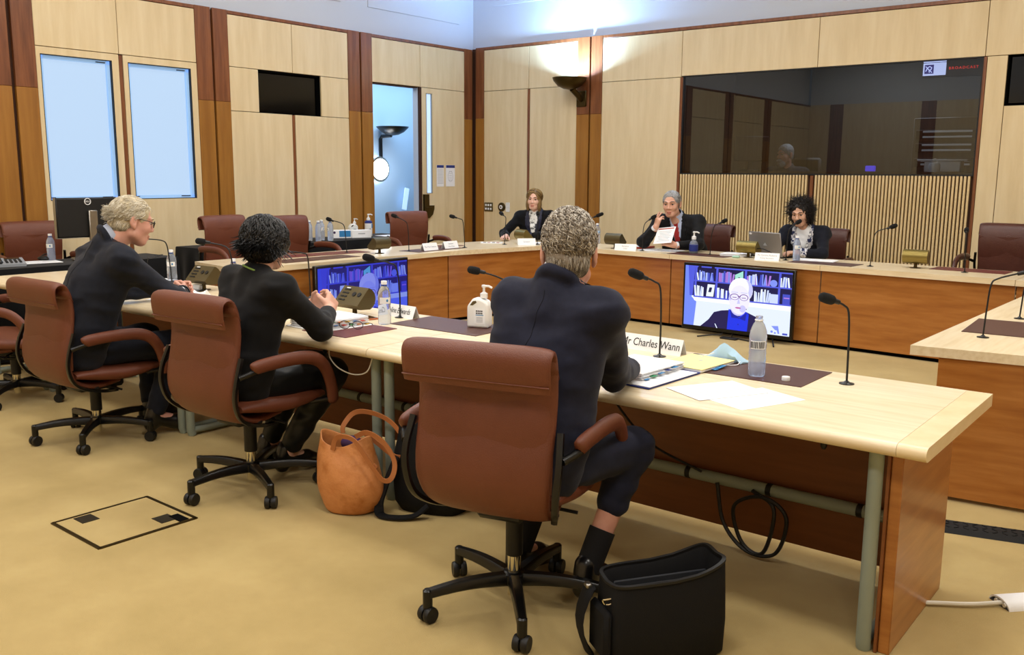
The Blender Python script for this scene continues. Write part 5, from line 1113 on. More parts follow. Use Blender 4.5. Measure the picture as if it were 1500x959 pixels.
def tufts(parent, T, Ri, roots, dirs, L, mat_, seg=5, lift=.004, wave=0.0, wl=.02, rad=.0016, curl=0.0, seed=0, s=1.0, name='hair_strands', drop=0.0, cen=(0, -.014, .03), er=(.080, .101, .086)):
    """strands laid over the skull: roots and dirs in head space"""
    rs = np.random.RandomState(seed); n = len(roots); P = roots.copy(); Dv = dirs.copy(); er = np.array(er); cen = np.array(cen); pts = [P.copy()]; ph = rs.rand(n)*6.28
    L = np.broadcast_to(L, (n,)); step = (L/(seg-1))[:, None]
    for k in range(1, seg):
        nr = (P-cen)/er**2; nr /= np.linalg.norm(nr, axis=1)[:, None]; Dt = Dv-nr*(Dv*nr).sum(1)[:, None]*(1-curl*.4); Dt /= np.maximum(np.linalg.norm(Dt, axis=1), 1e-6)[:, None]
        sd = np.cross(Dt, nr); ang = wave*np.sin(ph+6.28*k*(L/(seg-1))/wl)[:, None]; up = (curl*np.cos(ph*1.7+6.28*k*(L/(seg-1))/wl))[:, None]
        P = P+(Dt+sd*ang+nr*up+np.array([0, 0, -drop]))*step
        q = (P-cen)/er; ql = np.linalg.norm(q, axis=1); low = ql < 1+lift/.09*min(1, k/2)
        P[low] = cen+(q[low]/ql[low][:, None]*(1+lift/.09*min(1, k/2)))*er; pts.append(P.copy())
    A = np.stack(pts, 1); Tn = np.gradient(A, axis=1); Tn /= np.maximum(np.linalg.norm(Tn, axis=2), 1e-9)[..., None]
    ref = np.where(np.abs(Tn[..., 2:3]) < .9, V3(0, 0, 1), V3(1, 0, 0)); U = np.cross(Tn, ref); U /= np.maximum(np.linalg.norm(U, axis=2), 1e-9)[..., None]; W = np.cross(Tn, U)
    prof = rad*np.interp(np.linspace(0, 1, seg), [0, .4, 1], [1, 1, .25]); rings = []
    for a in (0, 2.094, 4.189): rings.append(A+(U*math.cos(a)+W*math.sin(a))*prof[None, :, None])
    Vt = np.stack(rings, 2).reshape(-1, 3); Vt = (Vt*s)@Ri.T+T; base = (np.arange(n)*seg*3)[:, None, None, None]
    kk = (np.arange(seg-1)*3)[None, :, None, None]; aa = np.array([[0, 1], [1, 2], [2, 0]])
    quad = np.stack([aa[:, 0], aa[:, 1], aa[:, 1]+3, aa[:, 0]+3], 1)[None, None]; Fq = (base+kk+quad).reshape(-1, 4)
    o = npmesh(name, Vt, Fq, mat_, None, parent); o['kind'] = 'stuff'; return o
def skull_points(n, seed, keep, er=(.079, .100, .085), cen=(0, -.014, .03)):
    rs = np.random.RandomState(seed); v = rs.normal(size=(n*4, 3)); v /= np.linalg.norm(v, axis=1)[:, None]; p = v*np.array(er)+np.array(cen); p = p[keep(p)][:n]; return p

def person(label, root, rz, J, headrot, o):
    """J holds world-space joints; o the options"""
    a = math.radians(rz); Rz = np.array([[math.cos(a), -math.sin(a), 0], [math.sin(a), math.cos(a), 0], [0, 0, 1]]); r0 = np.array(root, float)
    t = thing('person', label, 'person', root, a)
    J = {k: Rz.T@(np.array(v, float)-r0) for k, v in J.items()}
    yaw, pit, rol = [math.radians(q) for q in headrot]
    HR = np.array(Matrix.Rotation(yaw-a, 3, 'Z') @ Matrix.Rotation(-pit, 3, 'X') @ Matrix.Rotation(rol, 3, 'Y')); s = o.get('hs', 1.0)
    P = np.array(list(J.values())); lo, hi = P.min(0)-.20, P.max(0)+.20; h = o.get('h', .0052); wd = o.get('bulk', 1.0)
    up = nrm(J['chest']-J['pelvis']); rt = nrm((J['shR']-J['shL'])-up*((J['shR']-J['shL'])@up)); fw = np.cross(up, rt); TR = np.stack([rt, fw, up], 1); mid = lambda q: J['pelvis']*(1-q)+J['chest']*q
    # --- body
    f = Field(lo, hi, h)
    for q, r in ((0, (.13, .085, .09)), (.45, (.11, .06, .12)), (.9, (.11, .055, .10))): f.ell(mid(q), np.array(r)*wd, TR, .05)
    f.cap(J['shL']*.8+J['shR']*.2-up*.02+fw*.015, J['shR']*.8+J['shL']*.2-up*.02+fw*.015, .035, .035, .02); nk = J['neck']; hd = J['head']
    f.cap(nk-np.array([0, 0, .05]), hd+HR@(np.array([0, -.030, -.055])*s), .060*o.get('nk', 1), .052*o.get('nk', 1), .02)
    for sd in 'LR':
        f.cap(J['sh'+sd], J['el'+sd], .042, .036, .02); f.cap(J['el'+sd], J['wr'+sd], .036, .027, .015)
        f.cap(J['hip'+sd], J['kn'+sd], .070, .052, .03); f.cap(J['kn'+sd], J['an'+sd], .050, .036, .02); f.cap(J['an'+sd], J['toe'+sd], .036, .030, .02)
    Tf = head_field(f, hd, HR, s, o.get('jaw', 1.0), o.get('ears', True), o.get('nose', 1.0))
    for sd in 'LR':
        q = o['hand'+sd]; hand_field(f, J['wr'+sd], Rz.T@np.array(q['d'], float), Rz.T@np.array(q['n'], float), q['side'], q.get('curl', .5), q.get('spread', .12), q.get('thumb', .5), q.get('s', 1.0), q.get('curls'))
    V, F = f.mesh(); V = relax(V, F, 1, .4)
    C = V[F].mean(1); Lc = ((C-hd)@HR)/s; sl = np.zeros(len(F), int)
    sl[(np.abs(Lc[:, 0]) < .021-.5*np.abs(Lc[:, 2]+.073)) & (Lc[:, 2] > -.084) & (Lc[:, 2] < -.063) & (Lc[:, 1] > .085)] = 1
    npmesh('body', V, F, [o['skin'], o.get('lip', K['lips'])], sl, t)
    em_, im_ = MB(), MB()
    for q in (-1, 1):
        c = Tf(q*.033, .0745, .002); em_.ball(c, .0135*s, 12, 9); g = Tf(q*.033, .0835, .001); im_.ball(g, .0062*s, 10, 7)
    if o.get('face', True):
        e1 = MB().ball(Tf(-.033,   .0735, .002), .0122*s, 12, 9).build('eye', K['eye_white'], t, smooth=180); e2 = MB().ball(Tf(.033,   .0735, .002), .0122*s, 12, 9).build('eye', K['eye_white'], t, smooth=180)
        for e, q in ((e1, -1), (e2, 1)): MB().ball(Tf(q*.033, .0800, .000), .0082*s, 10, 7).build('iris', K['iris'], e, smooth=180)
        for q in (-1, 1): MB().tube([Tf(q*.017, .0895, .004), Tf(q*.026, .0905, .0085), Tf(q*.036, .089, .0095), Tf(q*.048, .081, .005)], [.0008*s, .0018*s, .0018*s, .0008*s], 6).build('eyelash', o.get('lash', K['iris']), t, smooth=60); MB().tube([Tf(q*.012, .0955, .023), Tf(q*.026, .0955, .029), Tf(q*.040, .088, .029), Tf(q*.052, .076, .024)], [.0028*s, .0042*s, .0036*s, .0016*s], 6).build('eyebrow', o['brow'], t, smooth=60)
    # --- jacket, split into cloth, lapels, shirt and tie by where it lies on the chest
    hj = o.get('hj', .0085); f = Field(lo-.05, hi+.05, hj); am = o.get('arm', 1)
    for q, r in ((-.04, (.175, .132, .10)), (.15, (.170, .132, .14)), (.5, (.165, .125, .15)), (.88, (.170, .115, .13))): f.ell(mid(q), np.array(r)*wd, TR, .06)
    f.cap(J['shL'], J['shR'], .062, .062, .04)
    for sd, sg in (('L', -1), ('R', 1)):
        S_ = J['sh'+sd]; wx = o.get('waist', .115); f.cap(S_-rt*sg*.070*wd-up*.06, mid(.35)+rt*sg*wx*wd, .092*wd, .098*wd, .05); f.cap(mid(.35)+rt*sg*wx*wd, J['pelvis']+rt*sg*wx*wd+up*.02, .098*wd, .104*wd, .05)
        f.cap(S_+up*.012, nk-up*.034+rt*sg*.03, .046, .050, .04); f.cap(S_, J['el'+sd], .062*am, .057*am, .055)
        e = J['wr'+sd]-J['el'+sd]; f.cap(J['el'+sd], J['el'+sd]+e*o.get('cuff', .86), .056*am, .043, .02)
    f.cap(nk-up*.09, nk-up*.035, .085, .068, .03)
    if o.get('collar', True):
        ax = nrm(hd-nk); ax = nrm(ax*.6+up*.4); cx_ = nrm(np.cross(fw, ax)); cy_ = np.cross(ax, cx_); ring = [nk+cx_*math.cos(w)*.064+cy_*(math.sin(w)*.064)+ax*(.012-.030*math.sin(w)-.015) for w in np.linspace(-.25, PI+.25, 15)+PI]
        for p, q in zip(ring[:-1], ring[1:]): f.cap(p, q, .0135, .0135, .018)
    V, F = f.mesh(); V = relax(V, F, 2, .5); N = vnormals(V, F); sd_ = o.get('seed', 1)
    Vt = V@TR; fo = vnoise(np.stack([Vt[:, 0]*7+Vt[:, 2]*5, Vt[:, 1]*7, Vt[:, 2]*24-Vt[:, 0]*9], 1)+3.1, sd_)*.6+vnoise(V*np.array([20, 20, 38]), sd_+1)*.28; fo = np.where(fo > 0, fo*1.25, fo*.7)
    near = np.minimum.reduce([np.linalg.norm(V-J['el'+k], axis=1) for k in 'LR']+[np.linalg.norm(V-J['sh'+k], axis=1)*1.3 for k in 'LR']+[np.linalg.norm(V-mid(.25), axis=1)*.8])
    amp = o.get('fold', .016)*(.40+1.0*np.exp(-(near/.12)**2)); V = V+N*(fo*amp)[:, None]
    C = V[F].mean(1); nF = vnormals(V, F)[F[:, 0]]; u = (C-nk)@rt; v = (C-nk)@up; w = (C-nk)@fw; front = (w > -.01) & (np.abs(u) < .20)
    vd = o.get('vdepth', .30); hw = np.interp(-v, [-.06, 0, .06, vd], [.075, .066, .058, .0]); sh = front & (np.abs(u) < hw) & (v > -vd) & (nF@fw > -.3)
    if not o.get('open', True): sh[:] = False
    lw = np.interp(-v, [-.05, 0, vd*.45, vd*.6, vd], [.02, .03, .062, .045, .0]); lp = front & ~sh & (np.abs(u) < hw+lw) & (v > -vd) & (v < .03) & (nF@fw > -.2)
    if not o.get('open', True): lp[:] = False
    tie = sh & (np.abs(u) < np.interp(-v, [-.03, .0, .03, vd], [.016, .020, .018, .036])) & (v < .012) if o.get('tie') else np.zeros(len(F), bool)
    npmesh('jacket', V, F[~(sh | lp)], o['jacket'], None, t)
    if o.get('seam'):
        uu, vv, ww = (V-nk)@rt, (V-nk)@up, (V-nk)@fw; pth = []
        for q in np.arange(-.03, -.50, -.025):
            m = (np.abs(vv-q) < .02) & (np.abs(uu) < .03) & (ww < 0)
            if m.any(): i = np.where(m)[0][np.argmin(np.abs(uu[m])+np.abs(vv[m]-q))]; pth.append(V[i]+N[i]*.0004)
        MB().tube(spline(pth, 3), .0011, 5).build('back_seam', o['seam'], t, smooth=60)
    if sh.any():
        Vs, Fs = subset(V-N*.004, F, sh); npmesh('shirt', Vs, Fs, o['shirt'], None, t); Vs, Fs = subset(V+N*.0035, F, lp); q = npmesh('lapel', Vs, Fs, o.get('lapel', o['jacket']), None, t); q['kind'] = 'stuff'
        if tie.any(): Vs, Fs = subset(V+N*.002, F, tie); npmesh('tie', Vs, Fs, o['tie'], None, t)
    if o.get('shirt_collar'):
        ax = nrm(hd-nk); cx_ = nrm(np.cross(fw, ax)); cy_ = np.cross(ax, cx_); rr = []
        for w_ in np.linspace(0, 2*PI, 25)[:-1]:
            b = nk+cx_*math.cos(w_)*.062+cy_*math.sin(w_)*.060; e = .030+.012*(-math.sin(w_)); rr.append([b+ax*(e-.035), b+ax*(e+.012), b+ax*(e+.012)+(b-nk)*.07, b+ax*(e-.035)+(b-nk)*.16])
        MB().loft(rr, True, False, True).build('shirt_collar', o['shirt_collar'], t, smooth=40)
    if o.get('trim'):
        cx_ = nrm(np.cross(fw, up)); MB().tube([nk+cx_*math.cos(w_)*.067+fw*math.sin(w_)*.067-up*(.012+.012*math.sin(w_)) for w_ in np.linspace(0, 2*PI, 33)[:-1]], .0045, 6, True).build('neckline', o['trim'], t, smooth=60)
    if o.get('shirt_cuff'):
        for sd in 'LR':
            e = J['wr'+sd]-J['el'+sd]; MB().tube([J['el'+sd]+e*.80, J['el'+sd]+e*.97], [.037, .036], 14).build('shirt_cuff', o['shirt_cuff'], t, smooth=40)
    # --- trousers and shoes
    f = Field(lo-.03, hi+.03, .010)
    f.ell(J['pelvis']-np.array([0, 0, .0]), (.168*wd, .125*wd, .105), None, .05)
    for sd in 'LR':
        f.cap(J['hip'+sd], J['kn'+sd], .090, .072, .04); e = J['an'+sd]-J['kn'+sd]; f.cap(J['kn'+sd], J['kn'+sd]+e*o.get('hem', .88), .070, .055, .03)
    if o.get('skirt'): f.cap((J['hipL']+J['hipR'])/2, (J['knL']+J['knR'])/2, .12, .095, .05)
    V, F = f.mesh(); V = relax(V, F, 2, .5); N = vnormals(V, F); V = V+N*(vnoise(V*np.array([12, 12, 30]), sd_+5)*.006)[:, None]; npmesh(o.get('leg_name', 'trousers'), V, F, o['trousers'], None, t)
    for sd in 'LR':
        an, to = J['an'+sd], J['toe'+sd]; f = Field(np.minimum(an, to)-.12, np.maximum(an, to)+.12, .006); d = nrm(to-an); dd = nrm(np.array([d[0], d[1], 0])); sp = np.array([-dd[1], dd[0], 0])
        sR = np.stack([sp, d, np.cross(sp, d)], 1); m_ = (an+to)/2-np.array([0, 0, .012])
        f.cap(an+np.array([0, 0, .03]), an-dd*.02-np.array([0, 0, .045]), .042, .040, .03); f.ell(m_, (.042, .135, .038), sR, .03); f.cap(to-d*.05, to-d*.005, .040, .030, .03); V, F = f.mesh(); npmesh('shoe', relax(V, F, 1), F, o.get('shoe', K['shoe']), None, t)
    if o.get('sock'):
        for sd in 'LR': MB().tube([J['an'+sd]+(J['kn'+sd]-J['an'+sd])*.02, J['an'+sd]+(J['kn'+sd]-J['an'+sd])*.34], [.046, .048], 14).build('sock', K['sock'], t, smooth=40)
    # --- hair cap
    hc = o['hair']; T0 = hd; f = Field(hd-.26, hd+.20, .005)
    def E(p, r, k=.02, cut=False): f.ell(hd+HR@(np.array(p, float)*s), np.array(r)*s, HR, k*s, cut)
    for p, r, k, c in hc['ells']: E(p, r, k, c)
    V, F = f.mesh(); V = relax(V, F, 2); N = vnormals(V, F); L_ = (V-hd)@HR/s
    V = V+N*(vnoise(L_*hc.get('ns', 60), sd_)*hc.get('na', .003)+vnoise(L_*hc.get('ns', 60)*2.2, sd_+3)*hc.get('na', .003)*.5)[:, None]; hh = npmesh('hair', V, F, hc['cap'], None, t)
    for st in hc.get('strands', []):
        st = dict(st); n = st.pop('n'); kp = st.pop('keep'); fl = st.pop('flow'); er = st.get('er', (.079, .100, .085)); cn = st.get('cen', (0, -.014, .03)); pr = skull_points(n, st.get('seed', 0), kp, er, cn)
        jit = np.random.RandomState(7).normal(size=pr.shape)*st.pop('jit', .2); Ls = st.pop('L'); tufts(hh, hd, HR, pr, fl(pr)+jit, Ls(pr) if callable(Ls) else Ls, st.pop('m'), s=s, **st)
    if o.get('glasses'):
        g = thing('spectacles', None, None); g.parent = t
        for q in (-1, 1):
            rim = [Tf(q*.034+.024*math.cos(w), .106-.010*abs(math.cos(w)+q)*.5, .000+.017*math.sin(w)) for w in np.linspace(0, 2*PI, 19)[:-1]]
            MB().tube(rim, .0016, 6, True).build('rim', K['gloss_black'], g, smooth=60); MB().add(rim, [tuple(range(18))]).build('lens', K['lens'], g, smooth=0)
            MB().tube([Tf(q*.058, .100, .006), Tf(q*.074, .06, .010), Tf(q*.081, .0, .012), Tf(q*.080, -.02, .004)], .0019, 6).build('temple', K['gloss_black'], g, smooth=60)
        MB().tube([Tf(-.010, .106, .004), Tf(0, .110, .008), Tf(.010, .106, .004)], .0016, 6).build('bridge', K['gloss_black'], g, smooth=60)
    return t, J, Tf

# ---------------------------------------------------------------- the seven people
SK = dict(fair=skin_mat('fair skin', 'd8ab94', 'cf9c86'), pink=skin_mat('ruddy skin', 'd6a38f', 'cb9280'), pale=skin_mat('pale skin', 'e2b8a4', 'd9aa96'), olive=skin_mat('light olive skin', 'd0a58c', 'c69a80'))
def suit(name, a, b, r=.8): return mat(name, a, r, var=[b], vscale=30, bump=.12, bscale=500, sheen=.06, spec=.25)
navy = suit('navy suit wool', '181a2a', '1e2133'); navy2 = suit('blue black suit wool', '12151f', '171b27'); blk = suit('black suit cloth', '070709', '0a0a0c'); blk2 = suit('black jacket cloth', '08080a', '0c0c0f', .7)
skirt_m = mat('black satin skirt', '0d1013', .42, spec=.4); dnavy = suit('dark navy jacket', '0b0e1a', '10131f')
white_shirt = mat('white shirt', 'dfe4ee', .75); blue_shirt = mat('pale blue shirt', 'b9c6e2', .75); red_tie = mat('red tie', '9c1a1a', .55)
def clasp(dx):  # fingers of both hands folded together
    return None
def face_cut(y=.118, z=-.012, r=(.060, .074, .100), dx=.022): return [((-dx, y, z), r, .012, True), ((dx, y, z), r, .012, True)]
back_flow = lambda p: np.stack([p[:, 0]*3, -.9-p[:, 1]*2, -.5-2.5*np.clip(-p[:, 1], -.02, .1)*6], 1)
not_face = lambda yf=.04, zf=.082, nape=-.055: (lambda p: ~((np.abs(p[:, 0]) > .055) & (p[:, 2] < .022) & (p[:, 1] > -.045)) & ((p[:, 1] < yf) | (p[:, 2] > zf)) & (p[:, 2] > np.interp(p[:, 1], [-.1, -.02, .01, .06], [nape, -.02, .02, .045])))

# nearest man: grey hair, navy suit, seen from behind
gm = hair_mat('grey brown curls', ['50463a', '75695a', '9a8f7f', 'beb5a6', 'd8d1c4'], .5); gcap = mat('grey hair base', '6e6355', .7, var=['8a7f70'], vscale=90)
cap_short = [((0, -.020, .042), (.0800, .1035, .094), .02, False), ((0, -.045, -.035), (.066, .070, .060), .03, False), *face_cut(), ((-.078, .0, -.02), (.018, .022, .045), .008, True), ((.078, .0, -.02), (.018, .022, .045), .008, True)]
whorl = lambda p: np.stack([-p[:, 1]*4-p[:, 0]*2, p[:, 0]*4-.35, -.35-6*np.clip(-p[:, 1]-.02, 0, .1)-4*np.abs(p[:, 0])], 1)
person('man with short wavy grey hair in a navy suit, back to the camera', (-1.78, 2.30, 0), 8,
  dict(pelvis=(-1.79, 2.30, .56), chest=(-1.72, 2.37, .96), neck=(-1.700, 2.39, 1.150), head=(-1.708, 2.455, 1.243), shL=(-1.885, 2.385, 1.075), shR=(-1.535, 2.405, 1.065), elL=(-2.03, 2.69, .80), elR=(-1.675, 2.69, .80), wrL=(-1.93, 2.93, .775), wrR=(-1.745, 2.93, .775),
       hipL=(-1.88, 2.33, .53), hipR=(-1.70, 2.33, .53), knL=(-1.93, 2.74, .535), knR=(-1.62, 2.75, .535), anL=(-1.98, 2.55, .11), anR=(-1.665, 2.53, .12), toeL=(-1.985, 2.72, .045), toeR=(-1.69, 2.70, .05)), (31, 10, 0),
  dict(skin=SK['pink'], brow=gcap, jacket=navy, shirt=white_shirt, trousers=navy, shirt_collar=white_shirt, shirt_cuff=white_shirt, hem=.46, sock=True, seed=3, seam=mat('dark seam', '0c0d16', .9), hs=1.03, nk=1.08, bulk=1.04,
       handL=dict(d=(.55, .8, 0), n=(.3, 0, -1), side=-1, curl=.35), handR=dict(d=(-.55, .8, 0), n=(-.3, 0, -1), side=1, curl=.35),
       hair=dict(ells=cap_short, cap=gcap, na=.004, ns=70, strands=[
         dict(n=2300, keep=not_face(nape=-.06), flow=whorl, L=lambda p: np.interp(p[:, 2], [-.06, .0, .05, .1], [.010, .020, .040, .052]), m=gm, seg=8, lift=.007, wave=1.1, wl=.026, rad=.0027, curl=.55, seed=1, jit=.18, cen=(0, -.020, .042), er=(.0785, .1015, .092)),
         dict(n=1700, keep=lambda p: (p[:, 1] < .01) & (p[:, 2] < .015), flow=lambda p: np.stack([p[:, 0]*.5, -p[:, 1]*0-.1, -np.ones(len(p))], 1), L=.024, m=gm, seg=4, lift=.003, rad=.0013, seed=2, cen=(0, -.045, -.035), er=(.066, .070, .060), jit=.12)])))

# woman in black
bm = hair_mat('black hair strands', ['040404', '080707', '100e0e', '1c1918'], .34); bcap = mat('black hair base', '080707', .32)
bob = [((0, -.020, .040), (.092, .112, .092), .02, False), ((0, -.045, -.030), (.086, .080, .075), .03, False), ((-.055, .02, .0), (.040, .065, .07), .03, False), ((.055, .02, .0), (.040, .065, .07), .03, False), ((0, .118, -.045), (.072, .075, .105), .012, True)]
person('woman with short dark wavy hair in a black jacket seated at the front table', (-3.55, 2.44, 0), 0,
  dict(pelvis=(-3.55, 2.44, .55), chest=(-3.48, 2.50, .90), neck=(-3.465, 2.525, 1.065), head=(-3.475, 2.585, 1.175), shL=(-3.655, 2.53, .985), shR=(-3.30, 2.505, .985), elL=(-3.80, 2.76, .80), elR=(-3.285, 2.725, .79), wrL=(-3.690, 3.01, .825), wrR=(-3.490, 2.955, .825),
       hipL=(-3.64, 2.47, .53), hipR=(-3.47, 2.47, .53), knL=(-3.66, 2.90, .53), knR=(-3.41, 2.90, .53), anL=(-3.80, 2.78, .11), anR=(-3.60, 2.74, .11), toeL=(-3.80, 2.95, .05), toeR=(-3.60, 2.92, .05)), (16, 8, 0),
  dict(skin=SK['fair'], brow=bcap, jacket=blk, shirt=None, open=False, trim=mat('green neckline', '6f8a3a', .6), trousers=skirt_m, skirt=True, leg_name='skirt', hem=.84, seed=11, hs=.95, bulk=.97, arm=.95, cuff=.74, nk=.92, fold=.015,
       shirt_collar=None, collar=False, waist=.095, handL=dict(d=(.80, .28, .30), n=(.25, -.9, -.2), side=-1, curl=.55, thumb=.4, s=1.05), handR=dict(d=(-.50, .62, .42), n=(-.75, -.3, -.35), side=1, curl=.55, thumb=.4, s=1.08),
       hair=dict(ells=bob, cap=bcap, na=.006, ns=34, strands=[
         dict(n=1500, keep=lambda p: (p[:, 1] < .05) | (p[:, 2] > .07), flow=lambda p: np.stack([p[:, 0]*8, -.25+p[:, 1]*5, -.6-.0*p[:, 0]], 1), L=.085, m=bm, seg=9, lift=.006, wave=.6, wl=.06, rad=.0036, curl=.22, seed=4, jit=.15, cen=(0, -.02, .035), er=(.094, .114, .094)),
         dict(n=900, keep=lambda p: p[:, 1] < .03, flow=lambda p: np.stack([p[:, 0]*3, -.1+0*p[:, 1], -np.ones(len(p))], 1), L=.045, m=bm, seg=7, lift=.003, wave=.5, wl=.045, rad=.0032, seed=5, cen=(0, -.045, -.03), er=(.088, .082, .076), jit=.2)])))

# older man with glasses
fm = hair_mat('fair grey strands', ['8a7a5e', 'b3a484', 'cfc2a4', 'e4dcc8', 'f0ebdf'], .42); fcap = mat('fair grey hair base', 'b7a88a', .6, var=['cabd9f'], vscale=70)
person('older man with fair grey hair and glasses in a dark suit seen in profile', (-4.93, 2.38, 0), -6,
  dict(pelvis=(-4.92, 2.37, .55), chest=(-4.79, 2.46, .95), neck=(-4.735, 2.50, 1.135), head=(-4.680, 2.615, 1.232), shL=(-4.985, 2.535, 1.025), shR=(-4.54, 2.475, 1.025), elL=(-5.14, 2.80, .80), elR=(-4.60, 2.785, .80), wrL=(-5.06, 3.06, .79), wrR=(-4.86, 3.01, .79),
       hipL=(-5.02, 2.42, .52), hipR=(-4.84, 2.42, .52), knL=(-5.04, 2.86, .53), knR=(-4.74, 2.86, .52), anL=(-5.0, 2.84, .11), anR=(-4.76, 2.72, .11), toeL=(-5.0, 3.02, .05), toeR=(-4.72, 2.89, .05)), (-13, 14, 0),
  dict(skin=SK['pink'], brow=fcap, jacket=navy2, shirt=white_shirt, trousers=navy2, shirt_collar=mat('pale striped collar', 'aab2c4', .8), seed=21, hs=1.04, bulk=1.13, waist=.10, arm=1.08, nk=1.15, jaw=1.08, glasses=True, fold=.020, seam=mat('dark seam', '0c0d16', .9), cuff=.88,
       handL=dict(d=(.72, .62, .12), n=(.5, -.7, -.3), side=-1, curl=.60, thumb=.4), handR=dict(d=(-.70, .62, .12), n=(-.5, -.7, -.3), side=1, curl=.55, thumb=.35),
       hair=dict(ells=[((0, -.016, .034), (.083, .104, .089), .02, False), ((0, -.050, -.035), (.062, .062, .055), .03, False), *face_cut(.120, -.008, (.060, .074, .100)), ((-.078, .004, -.025), (.02, .026, .046), .008, True), ((.078, .004, -.025), (.02, .026, .046), .008, True)], cap=fcap, na=.004, ns=50, strands=[
         dict(n=2600, keep=not_face(.045, .080, -.05), flow=lambda p: np.stack([p[:, 0]*7+.1, -.9+p[:, 1]*3, -.25-4*np.abs(p[:, 0])], 1), L=.070, m=fm, seg=6, lift=.006, wave=.3, wl=.06, rad=.0016, curl=.12, seed=6, jit=.22),
         dict(n=900, keep=lambda p: p[:, 1] < .0, flow=lambda p: np.stack([p[:, 0]*2, -.3+0*p[:, 1], -np.ones(len(p))], 1), L=.040, m=fm, seg=5, lift=.004, rad=.0015, seed=8, cen=(0, -.048, -.03), er=(.064, .064, .058), jit=.15)])))

# fair-haired woman at the far corner
brn = hair_mat('brown blond strands', ['4a3620', '6e5530', '927443', 'b5975c'], .38); bncap = mat('brown blond hair base', '6b5230', .5, var=['8a6e40'], vscale=40)
longbob = [((0, -.016, .036), (.086, .106, .090), .02, False), ((0, -.040, -.055), (.086, .066, .095), .03, False), ((-.070, .010, -.060), (.026, .048, .085), .02, False), ((.070, .010, -.060), (.026, .048, .085), .02, False), ((0, .115, -.022), (.061, .088, .112), .010, True)]
person('woman with shoulder-length fair brown hair in a dark velvet jacket at the far corner', (-6.70, 8.92, 0), 208,
  dict(pelvis=(-6.68, 8.90, .56), chest=(-6.63, 8.82, .90), neck=(-6.615, 8.79, 1.055), head=(-6.605, 8.75, 1.185), shL=(-6.455, 8.86, .975), shR=(-6.80, 8.74, .975), elL=(-6.36, 8.68, .78), elR=(-6.86, 8.50, .78), wrL=(-6.40, 8.42, .77), wrR=(-6.66, 8.29, .77),
       hipL=(-6.60, 8.90, .53), hipR=(-6.76, 8.86, .53), knL=(-6.42, 8.62, .53), knR=(-6.62, 8.52, .53), anL=(-6.40, 8.62, .11), anR=(-6.58, 8.50, .11), toeL=(-6.34, 8.46, .05), toeR=(-6.50, 8.36, .05)), (204, 2, -3),
  dict(skin=SK['pale'], brow=mat('brown eyebrow', '4a3622', .7), jacket=suit('black velvet', '07070a', '0b0b10', .9), lapel=mat('navy satin lapel', '1a1e36', .4), shirt=mat('white patterned blouse', 'f0f0f0', .7, var=['eceeee', '25262c'], vscale=26, vdetail=2), trousers=blk, seed=31, hs=.98, h=.006, bulk=.95, arm=.92, waist=.085, vdepth=.34, nk=.9, cuff=.92,
       handL=dict(d=(-.3, -.9, 0), n=(-.2, 0, -1), side=-1, curl=.3), handR=dict(d=(.4, -.9, 0), n=(.2, 0, -1), side=1, curl=.3),
       hair=dict(ells=longbob, cap=bncap, na=.003, ns=40, strands=[
         dict(n=1500, keep=lambda p: (p[:, 1] < .025) | (p[:, 2] > .092), flow=lambda p: np.stack([np.sign(p[:, 0]+.012)*np.where(p[:, 2] > .07, 1.2, .1), -.30+0*p[:, 1], -.75+0*p[:, 0]], 1), L=.13, m=brn, seg=7, lift=.006, wave=.15, wl=.08, rad=.0020, seed=9, jit=.15, cen=(0, -.016, .036), er=(.088, .108, .092))])))

# man with the red tie
g2 = hair_mat('silver grey strands', ['6a6a6c', '8f9092', 'b4b5b6', 'd2d3d4'], .42); g2cap = mat('silver grey hair base', '85868a', .6, var=['a3a4a6'], vscale=60)
person('silver-haired man in a red tie holding a page and touching his chin', (-4.56, 8.72, 0), 193,
  dict(pelvis=(-4.55, 8.72, .56), chest=(-4.565, 8.56, .92), neck=(-4.575, 8.50, 1.065), head=(-4.590, 8.41, 1.195), shL=(-4.365, 8.58, 1.005), shR=(-4.765, 8.485, 1.005), elL=(-4.265, 8.38, .79), elR=(-4.85, 8.31, .79), wrL=(-4.42, 8.20, .79), wrR=(-4.665, 8.235, .960),
       hipL=(-4.47, 8.72, .53), hipR=(-4.64, 8.70, .53), knL=(-4.40, 8.36, .53), knR=(-4.68, 8.34, .53), anL=(-4.40, 8.36, .11), anR=(-4.66, 8.34, .11), toeL=(-4.37, 8.20, .05), toeR=(-4.66, 8.18, .05)), (192, 6, 2),
  dict(skin=SK['fair'], brow=mat('grey eyebrow', '5c5854', .7), jacket=blk2, shirt=blue_shirt, tie=red_tie, trousers=blk2, shirt_collar=blue_shirt, shirt_cuff=white_shirt, seed=41, hs=1.08, h=.0055, bulk=1.05, vdepth=.36, cuff=.80,
       handL=dict(d=(-.75, -.35, .25), n=(-.3, .8, -.4), side=-1, curl=.45, thumb=.6), handR=dict(d=(.34, -.12, .9), n=(.35, .9, .1), side=1, curls=(.25, .32, .7, .8), thumb=.55),
       hair=dict(ells=[((0, -.014, .036), (.080, .100, .086), .02, False), ((0, -.050, -.030), (.060, .058, .050), .03, False), *face_cut(.118, -.004, (.058, .074, .100)), ((-.078, .006, -.03), (.02, .03, .05), .008, True), ((.078, .006, -.03), (.02, .03, .05), .008, True)], cap=g2cap, na=.002, ns=60, strands=[
         dict(n=1600, keep=not_face(.045, .084, -.03), flow=lambda p: np.stack([.5+p[:, 0]*3, -.4+0*p[:, 1], -.2-3*np.abs(p[:, 0])], 1), L=.040, m=g2, seg=5, lift=.006, wave=.2, wl=.05, rad=.0019, seed=10, jit=.15)])))

